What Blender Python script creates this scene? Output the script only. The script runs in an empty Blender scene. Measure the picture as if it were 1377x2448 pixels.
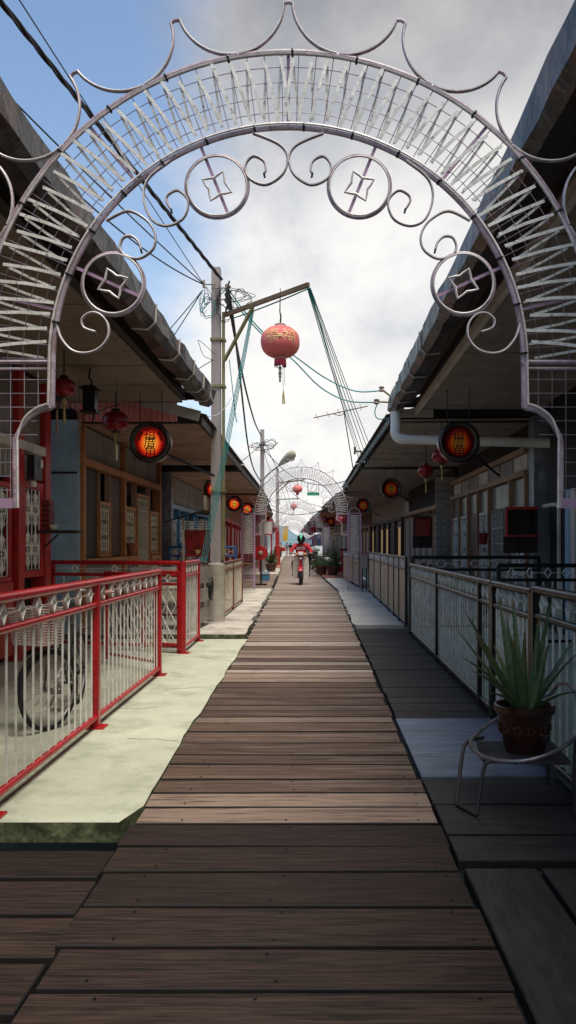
import bpy, math, random
from math import sin, cos, pi, radians, atan2, sqrt, hypot
from mathutils import Vector, Matrix
R = random.Random(7)
sc = bpy.context.scene
COL = sc.collection
F = 1900.0            # focal length in photo pixels; eye at (0,0,1.4) looking along +Y
EYE = 1.4
VU, VV = 765.0, 1303.0
def gx(u, D): return (u - VU) / F * D
def gz(v, D): return EYE - (v - VV) / F * D
def gp(u, v, D): return Vector((gx(u, D), D, gz(v, D)))
def gnd(u, v, z=0.0):
    D = (EYE - z) * F / (v - VV)
    return gx(u, D), D
def lerp(a, b, t): return a + (b - a) * t
def table(tab, y):
    if y <= tab[0][0]: return tab[0][1]
    for (a, p), (b, q) in zip(tab, tab[1:]):
        if y <= b: return lerp(p, q, (y - a) / (b - a))
    return tab[-1][1]
# ------------------------------------------------------------------ materials
MATS = {}
def mat(name, col, rough=.6, metal=0., var=.25, scale=5., bump=.15, bscale=60., dirt=None, damt=.5, dscale=1.5,
        stretch=(1, 1, 1), island=0., emit=None, estr=0., trans=0., spec=.4, bdist=.004, dlo=.45, dhi=.7, speck=None):
    m = bpy.data.materials.new(name); m.use_nodes = True
    nt = m.node_tree; N = nt.nodes; L = nt.links
    b = N['Principled BSDF']
    tc = N.new('ShaderNodeTexCoord'); mp = N.new('ShaderNodeMapping')
    mp.inputs['Scale'].default_value = stretch
    L.new(tc.outputs['Object'], mp.inputs['Vector'])
    oi = N.new('ShaderNodeObjectInfo'); ad = N.new('ShaderNodeVectorMath'); ad.operation = 'ADD'
    cb = N.new('ShaderNodeVectorMath'); cb.operation = 'SCALE'; cb.inputs['Scale'].default_value = 37.0
    cx = N.new('ShaderNodeCombineXYZ')
    for i in range(3): L.new(oi.outputs['Random'], cx.inputs[i])
    L.new(cx.outputs[0], cb.inputs[0]); L.new(mp.outputs[0], ad.inputs[0]); L.new(cb.outputs[0], ad.inputs[1])
    vec = ad.outputs[0]
    if island:
        ge = N.new('ShaderNodeNewGeometry'); s2 = N.new('ShaderNodeVectorMath'); s2.operation = 'SCALE'; s2.inputs['Scale'].default_value = 53.0
        c2 = N.new('ShaderNodeCombineXYZ')
        for i in range(3): L.new(ge.outputs['Random Per Island'], c2.inputs[i])
        L.new(c2.outputs[0], s2.inputs[0]); a2 = N.new('ShaderNodeVectorMath'); a2.operation = 'ADD'
        L.new(vec, a2.inputs[0]); L.new(s2.outputs[0], a2.inputs[1]); vec = a2.outputs[0]
    n1 = N.new('ShaderNodeTexNoise'); n1.inputs['Scale'].default_value = scale; n1.inputs['Detail'].default_value = 6; n1.inputs['Roughness'].default_value = .65
    L.new(vec, n1.inputs['Vector'])
    mr = N.new('ShaderNodeMapRange'); mr.inputs['From Min'].default_value = .3; mr.inputs['From Max'].default_value = .7
    mr.inputs['To Min'].default_value = 1 - var; mr.inputs['To Max'].default_value = 1 + var
    L.new(n1.outputs['Fac'], mr.inputs['Value'])
    val = mr.outputs[0]
    if island:
        m2 = N.new('ShaderNodeMapRange'); m2.inputs['To Min'].default_value = 1 - island; m2.inputs['To Max'].default_value = 1 + island
        L.new(ge.outputs['Random Per Island'], m2.inputs['Value'])
        mu = N.new('ShaderNodeMath'); mu.operation = 'MULTIPLY'; L.new(val, mu.inputs[0]); L.new(m2.outputs[0], mu.inputs[1]); val = mu.outputs[0]
    hs = N.new('ShaderNodeVectorMath'); hs.operation = 'SCALE'; hs.inputs[0].default_value = col[:3]
    L.new(val, hs.inputs['Scale']); out = hs.outputs[0]
    if dirt is not None:
        n2 = N.new('ShaderNodeTexNoise'); n2.inputs['Scale'].default_value = dscale; n2.inputs['Detail'].default_value = 8; n2.inputs['Roughness'].default_value = .7
        L.new(vec, n2.inputs['Vector'])
        m3 = N.new('ShaderNodeMapRange'); m3.inputs['From Min'].default_value = dlo; m3.inputs['From Max'].default_value = dhi; m3.inputs['To Max'].default_value = damt
        L.new(n2.outputs['Fac'], m3.inputs['Value'])
        mx = N.new('ShaderNodeMix'); mx.data_type = 'RGBA'; L.new(m3.outputs[0], mx.inputs['Factor']); L.new(out, mx.inputs[6]); mx.inputs[7].default_value = (*dirt[:3], 1); out = mx.outputs[2]
    if speck:      # fine spots: grit, chips, rust
        n4 = N.new('ShaderNodeTexNoise'); n4.inputs['Scale'].default_value = speck[1]; n4.inputs['Detail'].default_value = 3; n4.inputs['Roughness'].default_value = .6
        L.new(vec, n4.inputs['Vector']); m4 = N.new('ShaderNodeMapRange'); m4.inputs['From Min'].default_value = speck[2]; m4.inputs['From Max'].default_value = speck[2] + .06; m4.inputs['To Max'].default_value = speck[3]
        L.new(n4.outputs['Fac'], m4.inputs['Value']); mx4 = N.new('ShaderNodeMix'); mx4.data_type = 'RGBA'; L.new(m4.outputs[0], mx4.inputs['Factor']); L.new(out, mx4.inputs[6]); mx4.inputs[7].default_value = (*speck[0], 1); out = mx4.outputs[2]
    L.new(out, b.inputs['Base Color'])
    n3 = N.new('ShaderNodeTexNoise'); n3.inputs['Scale'].default_value = bscale; n3.inputs['Detail'].default_value = 5
    L.new(vec, n3.inputs['Vector'])
    mr2 = N.new('ShaderNodeMapRange'); mr2.inputs['To Min'].default_value = max(0.02, rough - .15); mr2.inputs['To Max'].default_value = min(1, rough + .15)
    L.new(n1.outputs['Fac'], mr2.inputs['Value']); L.new(mr2.outputs[0], b.inputs['Roughness'])
    if bump:
        bp = N.new('ShaderNodeBump'); bp.inputs['Strength'].default_value = bump; bp.inputs['Distance'].default_value = bdist
        L.new(n3.outputs['Fac'], bp.inputs['Height']); L.new(bp.outputs[0], b.inputs['Normal'])
    b.inputs['Metallic'].default_value = metal; b.inputs['Specular IOR Level'].default_value = spec
    if trans: b.inputs['Transmission Weight'].default_value = trans
    if emit: b.inputs['Emission Color'].default_value = (*emit, 1); b.inputs['Emission Strength'].default_value = estr
    MATS[name] = m
    return m
# ------------------------------------------------------------------ mesh builder
class MB:
    def __init__(s): s.v = []; s.f = []; s.m = []; s.mi = 0
    def add(s, vs, fs):
        o = len(s.v); s.v.extend(Vector(p) for p in vs)
        for f in fs: s.f.append([o + i for i in f]); s.m.append(s.mi)
        return s
    def hexa(s, p):   # 8 corners: bottom 4 ccw, top 4 ccw
        return s.add(p, [(3, 2, 1, 0), (4, 5, 6, 7), (0, 1, 5, 4), (1, 2, 6, 5), (2, 3, 7, 6), (3, 0, 4, 7)])
    def box(s, x0, x1, y0, y1, z0, z1):
        if x0 > x1: x0, x1 = x1, x0
        if y0 > y1: y0, y1 = y1, y0
        if z0 > z1: z0, z1 = z1, z0
        return s.hexa([(x0, y0, z0), (x1, y0, z0), (x1, y1, z0), (x0, y1, z0), (x0, y0, z1), (x1, y0, z1), (x1, y1, z1), (x0, y1, z1)])
    def bbox(s, x0, x1, y0, y1, z0, z1, b=.006):   # box with chamfered vertical and top edges
        if x0 > x1: x0, x1 = x1, x0
        if y0 > y1: y0, y1 = y1, y0
        def ring(i, z): 
            c = i
            return [(x0 + c, y0 + i, z), (x1 - c, y0 + i, z), (x1 - i, y1 - c, z), (x0 + i, y1 - c, z)]
        pts = ring(0, z0) + ring(0, z1 - b) + ring(b, z1)
        fs = [(3, 2, 1, 0), (8, 9, 10, 11)]
        for k in (0, 4):
            for i in range(4): fs.append((k + i, k + (i + 1) % 4, k + 4 + (i + 1) % 4, k + 4 + i))
        return s.add(pts, fs)
    def bar(s, a, b, w, h, up=(0, 0, 1)):
        a = Vector(a); b = Vector(b); d = (b - a).normalized(); u = Vector(up)
        sd = d.cross(u)
        if sd.length < 1e-4: sd = d.cross(Vector((0, 1, 0)))
        sd.normalize(); u = sd.cross(d).normalized(); sd = sd * (w / 2); u = u * (h / 2)
        return s.hexa([a - sd - u, a + sd - u, b + sd - u, b - sd - u, a - sd + u, a + sd + u, b + sd + u, b - sd + u])
    def tube(s, pts, r, seg=6, closed=False, cap=True):
        pts = [Vector(p) for p in pts]; n = len(pts); o = len(s.v)
        prev = None; rr = r if isinstance(r, (list, tuple)) else [r] * n
        for i, p in enumerate(pts):
            if closed: d = pts[(i + 1) % n] - pts[i - 1]
            else: d = pts[min(i + 1, n - 1)] - pts[max(i - 1, 0)]
            if d.length < 1e-9: d = Vector((0, 0, 1))
            d.normalize()
            if prev is None:
                a = d.cross(Vector((0, 0, 1)))
                if a.length < .05: a = d.cross(Vector((0, 1, 0)))
            else:
                a = prev - d * prev.dot(d)
                if a.length < 1e-6: a = d.orthogonal()
            a.normalize(); prev = a; c = d.cross(a)
            for k in range(seg):
                t = 2 * pi * k / seg; s.v.append(p + (a * cos(t) + c * sin(t)) * rr[i])
        for i in range(n if closed else n - 1):
            j = (i + 1) % n
            for k in range(seg):
                l = (k + 1) % seg
                s.f.append([o + i * seg + k, o + i * seg + l, o + j * seg + l, o + j * seg + k]); s.m.append(s.mi)
        if cap and not closed:
            s.f.append([o + k for k in range(seg)][::-1]); s.m.append(s.mi)
            s.f.append([o + (n - 1) * seg + k for k in range(seg)]); s.m.append(s.mi)
        return s
    def strip(s, pts, w, t, nrm):   # flat band along pts, lying in the plane with normal nrm
        pts = [Vector(p) for p in pts]; nrm = Vector(nrm); n = len(pts); o = len(s.v)
        for i, p in enumerate(pts):
            d = (pts[min(i + 1, n - 1)] - pts[max(i - 1, 0)]).normalized(); sd = d.cross(nrm).normalized() * (w / 2); h = nrm * (t / 2)
            s.v.extend([p - sd - h, p + sd - h, p + sd + h, p - sd + h])
        for i in range(n - 1):
            for k in range(4):
                s.f.append([o + i * 4 + k, o + i * 4 + (k + 1) % 4, o + i * 4 + 4 + (k + 1) % 4, o + i * 4 + 4 + k]); s.m.append(s.mi)
        s.f.append([o + 3, o + 2, o + 1, o]); s.m.append(s.mi)
        e = o + (n - 1) * 4; s.f.append([e, e + 1, e + 2, e + 3]); s.m.append(s.mi)
        return s
    def lathe(s, prof, c=(0, 0, 0), seg=20, axis='z', lob=0, nl=12):
        o = len(s.v); c = Vector(c)
        for (r, h) in prof:
            for k in range(seg):
                t = 2 * pi * k / seg; q = r * (1 - lob * (abs(cos(t * nl / 2)) ** 6)) if lob else r
                p = (q * cos(t), q * sin(t), h)
                if axis == 'y': p = (q * cos(t), h, q * sin(t))
                if axis == 'x': p = (h, q * cos(t), q * sin(t))
                s.v.append(c + Vector(p))
        for i in range(len(prof) - 1):
            for k in range(seg):
                l = (k + 1) % seg
                s.f.append([o + i * seg + k, o + i * seg + l, o + (i + 1) * seg + l, o + (i + 1) * seg + k]); s.m.append(s.mi)
        if prof[0][0] > 1e-5: s.f.append([o + k for k in range(seg)][::-1]); s.m.append(s.mi)
        if prof[-1][0] > 1e-5: s.f.append([o + (len(prof) - 1) * seg + k for k in range(seg)]); s.m.append(s.mi)
        return s
    def prism(s, outline, d):   # outline: 3D polygon, extruded along vector d
        n = len(outline); a = [Vector(p) for p in outline]; d = Vector(d)
        return s.add(a + [p + d for p in a], [list(range(n))[::-1], list(range(n, 2 * n))] + [(i, (i + 1) % n, n + (i + 1) % n, n + i) for i in range(n)])
    def ball(s, c, rx, ry, rz, seg=14, rings=9):
        prof = [(max(1e-6, sin(pi * i / rings)), -cos(pi * i / rings)) for i in range(rings + 1)]
        o = len(s.v); s.lathe(prof, (0, 0, 0), seg)
        for i in range(o, len(s.v)):
            p = s.v[i]; s.v[i] = Vector((c[0] + p.x * rx, c[1] + p.y * ry, c[2] + p.z * rz))
        return s
    def build(s, name, m, parent=None, smooth=False, off=None, fixn=True):
        me = bpy.data.meshes.new(name)
        if off is None: off = rootloc(parent)
        me.from_pydata([tuple(p - off) for p in s.v], [], s.f)
        ms = m if isinstance(m, (list, tuple)) else [m]
        for k in ms: me.materials.append(k)
        if len(ms) > 1:
            for p, i in zip(me.polygons, s.m): p.material_index = min(i, len(ms) - 1)
        if fixn:
            import bmesh
            bm = bmesh.new(); bm.from_mesh(me); bmesh.ops.recalc_face_normals(bm, faces=bm.faces); bm.to_mesh(me); bm.free()
        if smooth:
            for p in me.polygons: p.use_smooth = True
            try: me.set_sharp_from_angle(angle=radians(40))
            except Exception: pass
        me.update()
        return put(name, me, parent)
def rootloc(o):
    v = Vector((0, 0, 0))
    while o is not None: v = v + o.location; o = o.parent
    return v
def put(name, me, parent=None, loc=None, rot=None):
    o = bpy.data.objects.new(name, me); COL.objects.link(o)
    if parent is not None: o.parent = parent
    if loc is not None: o.location = loc
    if rot is not None: o.rotation_euler = rot
    return o
def tag(o, label=None, cat=None, group=None, kind=None):
    if label: o['label'] = label
    if cat: o['category'] = cat
    if group: o['group'] = group
    if kind: o['kind'] = kind
    return o
def thing(name, label, cat, loc=(0, 0, 0), group=None):
    o = bpy.data.objects.new(name, None); COL.objects.link(o); o.location = loc; o.empty_display_size = .2
    return tag(o, label, cat, group)
def copy_tree(o, parent=None, skip=()):
    c = o.copy(); COL.objects.link(c); c.parent = parent
    for ch in [k for k in o.children if not any(k.name.startswith(z) for z in skip)]: copy_tree(ch, c, skip)
    return c
def struct(name, mb, m, smooth=False): return tag(mb.build(name, m, None, smooth), kind='structure')
def text_mesh(body, size, depth, m):
    cu = bpy.data.curves.new('text', 'FONT'); cu.body = body; cu.size = size; cu.extrude = depth; cu.align_x = 'CENTER'; cu.align_y = 'CENTER'; cu.resolution_u = 3
    o = bpy.data.objects.new('text', cu); COL.objects.link(o); bpy.context.view_layer.update()
    dg = bpy.context.evaluated_depsgraph_get()
    me = bpy.data.meshes.new_from_object(o.evaluated_get(dg)); bpy.data.objects.remove(o)
    xs = [v.co.x for v in me.vertices]; ys = [v.co.y for v in me.vertices]
    if xs:
        cx = (min(xs) + max(xs)) / 2; cy = (min(ys) + max(ys)) / 2
        for v in me.vertices: v.co.x -= cx; v.co.y -= cy
    me.materials.clear(); me.materials.append(m)
    return me
def smoothpts(p, n=6):
    p = [Vector(q) for q in p]; out = []
    for i in range(len(p) - 1):
        a = p[max(i - 1, 0)]; b = p[i]; c = p[i + 1]; d = p[min(i + 2, len(p) - 1)]
        for k in range(n):
            t = k / n
            out.append(.5 * ((2 * b) + (c - a) * t + (2 * a - 5 * b + 4 * c - d) * t * t + (3 * b - a - 3 * c + d) * t ** 3))
    out.append(p[-1]); return out
def sag(a, b, s, n=16):
    a = Vector(a); b = Vector(b)
    return [a.lerp(b, i / n) - Vector((0, 0, 4 * s * (i / n) * (1 - i / n))) for i in range(n + 1)]
# ------------------------------------------------------------------ camera, sun, sky
cam = bpy.data.cameras.new('camera'); co = bpy.data.objects.new('camera', cam); COL.objects.link(co)
co.location = (0, 0, EYE); co.rotation_euler = (radians(90), 0, 0)
cam.sensor_width = 36; cam.lens = F / 2448 * 36; cam.shift_x = -(VU - 688.5) / 2448; cam.shift_y = (VV - 1224) / 2448
cam.clip_start = .05; cam.clip_end = 20000
sc.camera = co
sc.view_settings.view_transform = 'Standard'; sc.view_settings.look = 'None'; sc.view_settings.exposure = .85; sc.view_settings.gamma = 1
SUN_EL, SUN_AZ = radians(70), radians(150)       # azimuth measured from +Y towards +X
sun = bpy.data.lights.new('sun', 'SUN'); sun.energy = 2.2; sun.angle = radians(26); sun.color = (1, .95, .87)
so = bpy.data.objects.new('sun', sun); COL.objects.link(so)
sdir = Vector((sin(SUN_AZ) * cos(SUN_EL), cos(SUN_AZ) * cos(SUN_EL), sin(SUN_EL)))
so.rotation_euler = sdir.to_track_quat('Z', 'Y').to_euler(); so.location = (0, 0, 30)
w = bpy.data.worlds.new('World'); sc.world = w; w.use_nodes = True
nt = w.node_tree; N = nt.nodes; L = nt.links; N.clear()
out = N.new('ShaderNodeOutputWorld'); bg = N.new('ShaderNodeBackground'); bg.inputs['Strength'].default_value = .1
sky = N.new('ShaderNodeTexSky'); sky.sky_type = 'NISHITA'; sky.sun_disc = False; sky.sun_elevation = SUN_EL; sky.sun_rotation = SUN_AZ
sky.air_density = 1.3; sky.dust_density = .6; sky.ozone_density = 3
tc = N.new('ShaderNodeTexCoord'); sep = N.new('ShaderNodeSeparateXYZ'); L.new(tc.outputs['Generated'], sep.inputs[0])
def mth(op, a, b=None, clamp=False):
    n = N.new('ShaderNodeMath'); n.operation = op; n.use_clamp = clamp
    for i, x in enumerate((a, b)):
        if x is None: continue
        if isinstance(x, (int, float)): n.inputs[i].default_value = x
        else: L.new(x, n.inputs[i])
    return n.outputs[0]
# cloud layer seen in perspective: direction divided by its height
den = mth('ADD', mth('MAXIMUM', sep.outputs[2], 0.), .16)
cxy = N.new('ShaderNodeCombineXYZ'); L.new(mth('DIVIDE', sep.outputs[0], den), cxy.inputs[0]); L.new(mth('DIVIDE', sep.outputs[1], den), cxy.inputs[1])
def noise(scale, det, rough, off, vec=None):
    mp = N.new('ShaderNodeMapping'); mp.inputs['Location'].default_value = off; L.new(vec or cxy.outputs[0], mp.inputs[0])
    n = N.new('ShaderNodeTexNoise'); n.inputs['Scale'].default_value = scale; n.inputs['Detail'].default_value = det; n.inputs['Roughness'].default_value = rough
    n.inputs['Distortion'].default_value = .3
    L.new(mp.outputs[0], n.inputs['Vector']); return n.outputs['Fac']
c1 = noise(1.1, 9, .58, (3.1, 1.7, 0)); c2 = noise(.75, 8, .6, (7.7, 4.2, 0)); c3 = noise(6.5, 8, .6, (1.3, 8.2, .4), tc.outputs['Generated'])
def rng(x, a, b, c=0., d=1.):
    n = N.new('ShaderNodeMapRange'); n.interpolation_type = 'SMOOTHSTEP'; L.new(x, n.inputs[0])
    for i, v in zip((1, 2, 3, 4), (a, b, c, d)): n.inputs[i].default_value = v
    return n.outputs[0]
# the open blue patch lies to the left of the walkway, thick overcast to the right
side = rng(sep.outputs[0], -.27, .0, -.2, .38)
cover = rng(mth('ADD', c1, side), .34, .74, .16, 1.)
shade = rng(mth('ADD', mth('MULTIPLY', c2, .6), mth('MULTIPLY', c3, .4)), .36, .62)
cc = N.new('ShaderNodeMix'); cc.data_type = 'RGBA'; L.new(shade, cc.inputs['Factor'])
cc.inputs[6].default_value = (3.2, 3.4, 3.75, 1); cc.inputs[7].default_value = (5.7, 5.6, 5.45, 1)
hi = N.new('ShaderNodeMix'); hi.data_type = 'RGBA'; hi.blend_type = 'MULTIPLY'; L.new(rng(sep.outputs[2], .33, .62), hi.inputs['Factor'])
L.new(cc.outputs[2], hi.inputs[6]); hi.inputs[7].default_value = (.54, .53, .54, 1)
sk = N.new('ShaderNodeMix'); sk.data_type = 'RGBA'; sk.blend_type = 'MULTIPLY'; sk.inputs['Factor'].default_value = 1
L.new(sky.outputs[0], sk.inputs[6]); sk.inputs[7].default_value = (.9, .98, 1.03, 1)
mx = N.new('ShaderNodeMix'); mx.data_type = 'RGBA'; L.new(cover, mx.inputs['Factor']); L.new(sk.outputs[2], mx.inputs[6]); L.new(hi.outputs[2], mx.inputs[7])
L.new(mx.outputs[2], bg.inputs[0]); L.new(bg.outputs[0], out.inputs[0])
# ------------------------------------------------------------------ materials
M = dict
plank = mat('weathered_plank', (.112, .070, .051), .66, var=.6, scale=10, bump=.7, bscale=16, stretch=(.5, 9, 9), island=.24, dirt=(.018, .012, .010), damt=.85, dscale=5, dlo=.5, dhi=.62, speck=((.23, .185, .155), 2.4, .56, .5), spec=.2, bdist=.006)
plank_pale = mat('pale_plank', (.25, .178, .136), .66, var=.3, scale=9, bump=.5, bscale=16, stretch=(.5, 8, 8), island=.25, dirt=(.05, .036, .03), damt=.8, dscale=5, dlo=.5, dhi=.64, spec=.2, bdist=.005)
plank_palest = mat('palest_plank', (.36, .29, .24), .7, var=.35, scale=9, bump=.5, bscale=16, stretch=(.5, 8, 8), island=.25, dirt=(.07, .055, .045), damt=.8, dscale=5, dlo=.5, dhi=.66, spec=.2)  # palest boards, mixed in farther along the walkway
plank_shaded = mat('shade_darkened_plank', (.031, .019, .0145), .66, var=.65, scale=9, bump=.8, bscale=14, stretch=(.5, 9, 9), island=.35, dirt=(.009, .007, .006), damt=.9, dscale=5, dlo=.5, dhi=.62, spec=.22, bdist=.007)  # nearest boards: foreground shade painted in as a darker base colour
plank_side = mat('gap_shade_plank_side', (.012, .009, .008), .8, var=.4, scale=12)  # near-black side faces paint the shade inside the gaps between boards
deckm = mat('dark_deck', (.024, .021, .020), .6, var=.6, scale=7, bump=.5, bscale=20, stretch=(.6, 3, 3), island=.4, dirt=(.01, .01, .011), damt=.7, dscale=3)  # dark deck wood, deepened so the colour carries the right-hand shade
deckl = mat('dark_deck_lengthwise', (.021, .018, .0165), .6, var=.6, scale=7, bump=.5, bscale=20, stretch=(3, .6, 3), island=.4, dirt=(.01, .01, .011), damt=.7, dscale=3)  # dark boards, colour lowered further to paint in the foreground shade
bluewood = mat('blue_painted_boards', (.13, .16, .215), .5, var=.35, scale=5, bump=.35, bscale=30, stretch=(.6, 3, 3), island=.12, dirt=(.07, .08, .10), damt=.6, dscale=3)
conc = mat('green_grey_concrete', (.52, .53, .405), .8, var=.12, scale=3, bump=.35, bscale=55, dirt=(.24, .27, .17), damt=.8, dscale=2.2, dlo=.5, dhi=.72, speck=((.12, .12, .08), 38., .64, .6))
conc2 = mat('warm_concrete', (.6, .55, .47), .85, var=.2, scale=3, bump=.4, bscale=45, dirt=(.17, .15, .12), damt=.85, dscale=1.6, speck=((.1, .09, .07), 30., .62, .6))
conc3 = mat('pale_grey_concrete', (.53, .52, .48), .8, var=.2, scale=3, bump=.35, bscale=50, dirt=(.2, .21, .21), damt=.8, dscale=1.5, speck=((.12, .12, .12), 30., .62, .6))
moss = mat('mossy_edge', (.16, .18, .09), .9, var=.5, scale=14, bump=.9, bscale=40, dirt=(.025, .035, .012), damt=.95, dscale=9, dlo=.4, dhi=.6)
redtile = mat('red_slab', (.42, .16, .12), .7, var=.25, scale=5, dirt=(.2, .09, .07), damt=.6)
greenfloor = mat('green_floor', (.46, .55, .42), .6, var=.2, scale=3, dirt=(.2, .25, .19), damt=.6)
mud = mat('mud', (.05, .05, .045), .5, var=.4, scale=2)
water = mat('sea', (.16, .21, .21), .25, var=.15, scale=.4, bump=.3, bscale=3, bdist=.05)
hillm = mat('hill_forest', (.13, .22, .25), .9, var=.3, scale=.02, bump=0)
nail = mat('nail', (.02, .018, .016), .5, metal=.6, bump=0)
# ------------------------------------------------------------------ ground
CEN = [(-3, -.13), (2.3, -.145), (6, -.17), (13.5, -.2), (24, -.5), (45, -1.3), (65, -2.2), (86, -3.0), (105, -3.8)]
def cen(y): return table(CEN, y)
LE = [gnd(u, v) for u, v in ((30, 2448), (388, 1843), (585, 1538), (657, 1405))]
RE = [gnd(u, v) for u, v in ((1262, 2448), (1002, 1865), (868, 1555), (806, 1415))]
LET = [(-3, -.80)] + [(d, x) for x, d in LE] + [(45, -2.2), (65, -3.1), (86, -3.9), (105, -4.7)]
RET = [(-3, .66)] + [(d, x) for x, d in RE] + [(45, -.4), (65, -1.3), (86, -2.1), (105, -2.9)]
def le(y): return table(LET, y)
def re_(y): return table(RET, y)
def board(mb, x0, x1, y0, y1, z, th, tilt=.0, b=.006, sk=0., edge=None):
    # one plank across the walkway with slightly worn edges
    z0 = z + R.uniform(-tilt, tilt); z1 = z + R.uniform(-tilt, tilt); s0 = R.uniform(-sk, sk); s1 = R.uniform(-sk, sk)
    p = []
    for (i, zz) in ((0, -th), (0, -b), (b, 0)):
        p += [(x0 + i, y0 + i + s0, z0 + zz), (x1 - i, y0 + i - s0, z1 + zz), (x1 - i, y1 - i - s1, z1 + zz), (x0 + i, y1 - i + s1, z0 + zz)]
    fs = [(8, 9, 10, 11)]
    for k in (0, 4):
        for i in range(4): fs.append((k + i, k + (i + 1) % 4, k + 4 + (i + 1) % 4, k + 4 + i))
    o = len(mb.f); mb.add(p, fs)
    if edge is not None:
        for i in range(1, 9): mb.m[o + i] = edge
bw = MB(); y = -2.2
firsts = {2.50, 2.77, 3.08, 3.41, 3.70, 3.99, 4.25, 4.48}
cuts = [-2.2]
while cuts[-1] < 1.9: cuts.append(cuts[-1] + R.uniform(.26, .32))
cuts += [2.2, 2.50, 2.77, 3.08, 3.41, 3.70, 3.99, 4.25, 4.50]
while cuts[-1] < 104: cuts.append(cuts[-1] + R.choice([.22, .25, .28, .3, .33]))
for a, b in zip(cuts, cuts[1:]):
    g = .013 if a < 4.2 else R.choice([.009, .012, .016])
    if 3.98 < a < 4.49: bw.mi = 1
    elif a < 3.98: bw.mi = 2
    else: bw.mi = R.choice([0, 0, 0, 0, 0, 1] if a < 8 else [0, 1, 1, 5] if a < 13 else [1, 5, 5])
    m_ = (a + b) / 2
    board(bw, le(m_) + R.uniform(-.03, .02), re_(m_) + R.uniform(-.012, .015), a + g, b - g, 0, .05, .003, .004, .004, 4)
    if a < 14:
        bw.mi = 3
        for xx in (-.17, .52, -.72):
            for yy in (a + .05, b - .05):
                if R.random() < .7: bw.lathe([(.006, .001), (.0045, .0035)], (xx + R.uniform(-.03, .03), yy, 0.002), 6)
struct('boardwalk', bw, [plank, plank_pale, plank_shaded, nail, plank_side, plank_palest])
for nm, off in (('boardwalk_beam', .3), ('boardwalk_beam', -.3)):
    j = MB()
    for a in range(-3, 105, 3): j.hexa([(cen(a) + off - .08, a, -.3), (cen(a) + off + .08, a, -.3), (cen(a + 3) + off + .08, a + 2.99, -.3), (cen(a + 3) + off - .08, a + 2.99, -.3), (cen(a) + off - .08, a, -.06), (cen(a) + off + .08, a, -.06), (cen(a + 3) + off + .08, a + 2.99, -.06), (cen(a + 3) + off - .08, a + 2.99, -.06)])
    struct(nm, j, deckm)
def slab(name, y0, y1, xi0, xi1, edge, z, th, m, mossm=None, wob=.0, seg=.4):
    # slab between an outer line (xi0..xi1) and the ragged edge of the walkway
    mb = MB(); n = max(1, int((y1 - y0) / seg)); ys = [lerp(y0, y1, i / n) for i in range(n + 1)]
    es = [edge(q) + R.uniform(-wob, wob) for q in ys]
    for i in range(n):
        a, b = ys[i], ys[i + 1]; xa, xb = lerp(xi0, xi1, i / n), lerp(xi0, xi1, (i + 1) / n)
        mb.mi = 0; mb.add([(xa, a, z), (es[i], a, z), (es[i + 1], b, z), (xb, b, z)], [(0, 1, 2, 3)])
        mb.mi = 1; mb.add([(es[i], a, z - th), (es[i + 1], b, z - th), (es[i + 1], b, z), (es[i], a, z)], [(0, 1, 2, 3)])
    mb.mi = 1
    k = max(2, int(abs(xi0 - es[0]) / .08))
    px = [lerp(xi0, es[0], i / k) for i in range(k + 1)]; dz = [R.uniform(-.012, .004) for _ in px]
    for i in range(k): mb.add([(px[i], y0, z - th), (px[i + 1], y0, z - th), (px[i + 1], y0 + dz[i + 1] * .6, z), (px[i], y0 + dz[i] * .6, z)], [(0, 1, 2, 3)])
    mb.add([(xi1, y1, z - th), (es[-1], y1, z - th), (es[-1], y1, z), (xi1, y1, z)], [(3, 2, 1, 0)])
    return struct(name, mb, [m, mossm or m])
lft = lambda y: le(y) - .03
rgt = lambda y: re_(y) + .03
# left side
d = MB()
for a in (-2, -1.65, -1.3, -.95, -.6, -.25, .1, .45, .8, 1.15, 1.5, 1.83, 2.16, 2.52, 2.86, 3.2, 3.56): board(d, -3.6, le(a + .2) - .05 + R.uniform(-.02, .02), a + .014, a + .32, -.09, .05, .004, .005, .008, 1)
struct('side_deck', d, [plank_shaded, plank_side])
slab('pavement', 3.96, 11.68, -3.85, -3.85, lambda y: le(y) + (-.06 if y < 4.2 else .01), .018, .1, conc, moss, .012, .25)
slab('pavement', 11.7, 13.86, -3.85, -3.85, lambda y: le(y) - .02, .085, .1, conc2, moss, .02)
slab('pavement', 13.92, 22.0, -3.85, -3.85, lambda y: le(y) - .06, .05, .1, conc2, conc2, .03)
slab('pavement', 22.15, 25.0, -3.9, -3.9, lambda y: le(y) - .05, .04, .1, conc2, conc2, .03)
d = MB(); yy = 25.1
while yy < 36.5:
    xx = le(yy) - .08
    while xx > -3.9:
        ln = R.uniform(.5, 1.1); board(d, max(-3.95, xx - ln), xx - .03, yy + .03, yy + .62, .03, .05, .01, .01, .03); xx -= ln
    yy += .66
struct('side_deck', d, plank_pale)
slab('pavement', 36.8, 47, -4.2, -4.6, lambda y: le(y) - .05, .06, .1, conc2, conc2, .03)
slab('pavement', 47.1, 60, -4.6, -5, lambda y: le(y) - .05, .1, .12, redtile, redtile, .03)
slab('pavement', 60.1, 104, -5, -7.2, lambda y: le(y) - .05, .05, .1, conc2, conc2, .03)
cr_ = mat('crack_grime', (.10, .10, .075), .9, bump=0)
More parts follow.
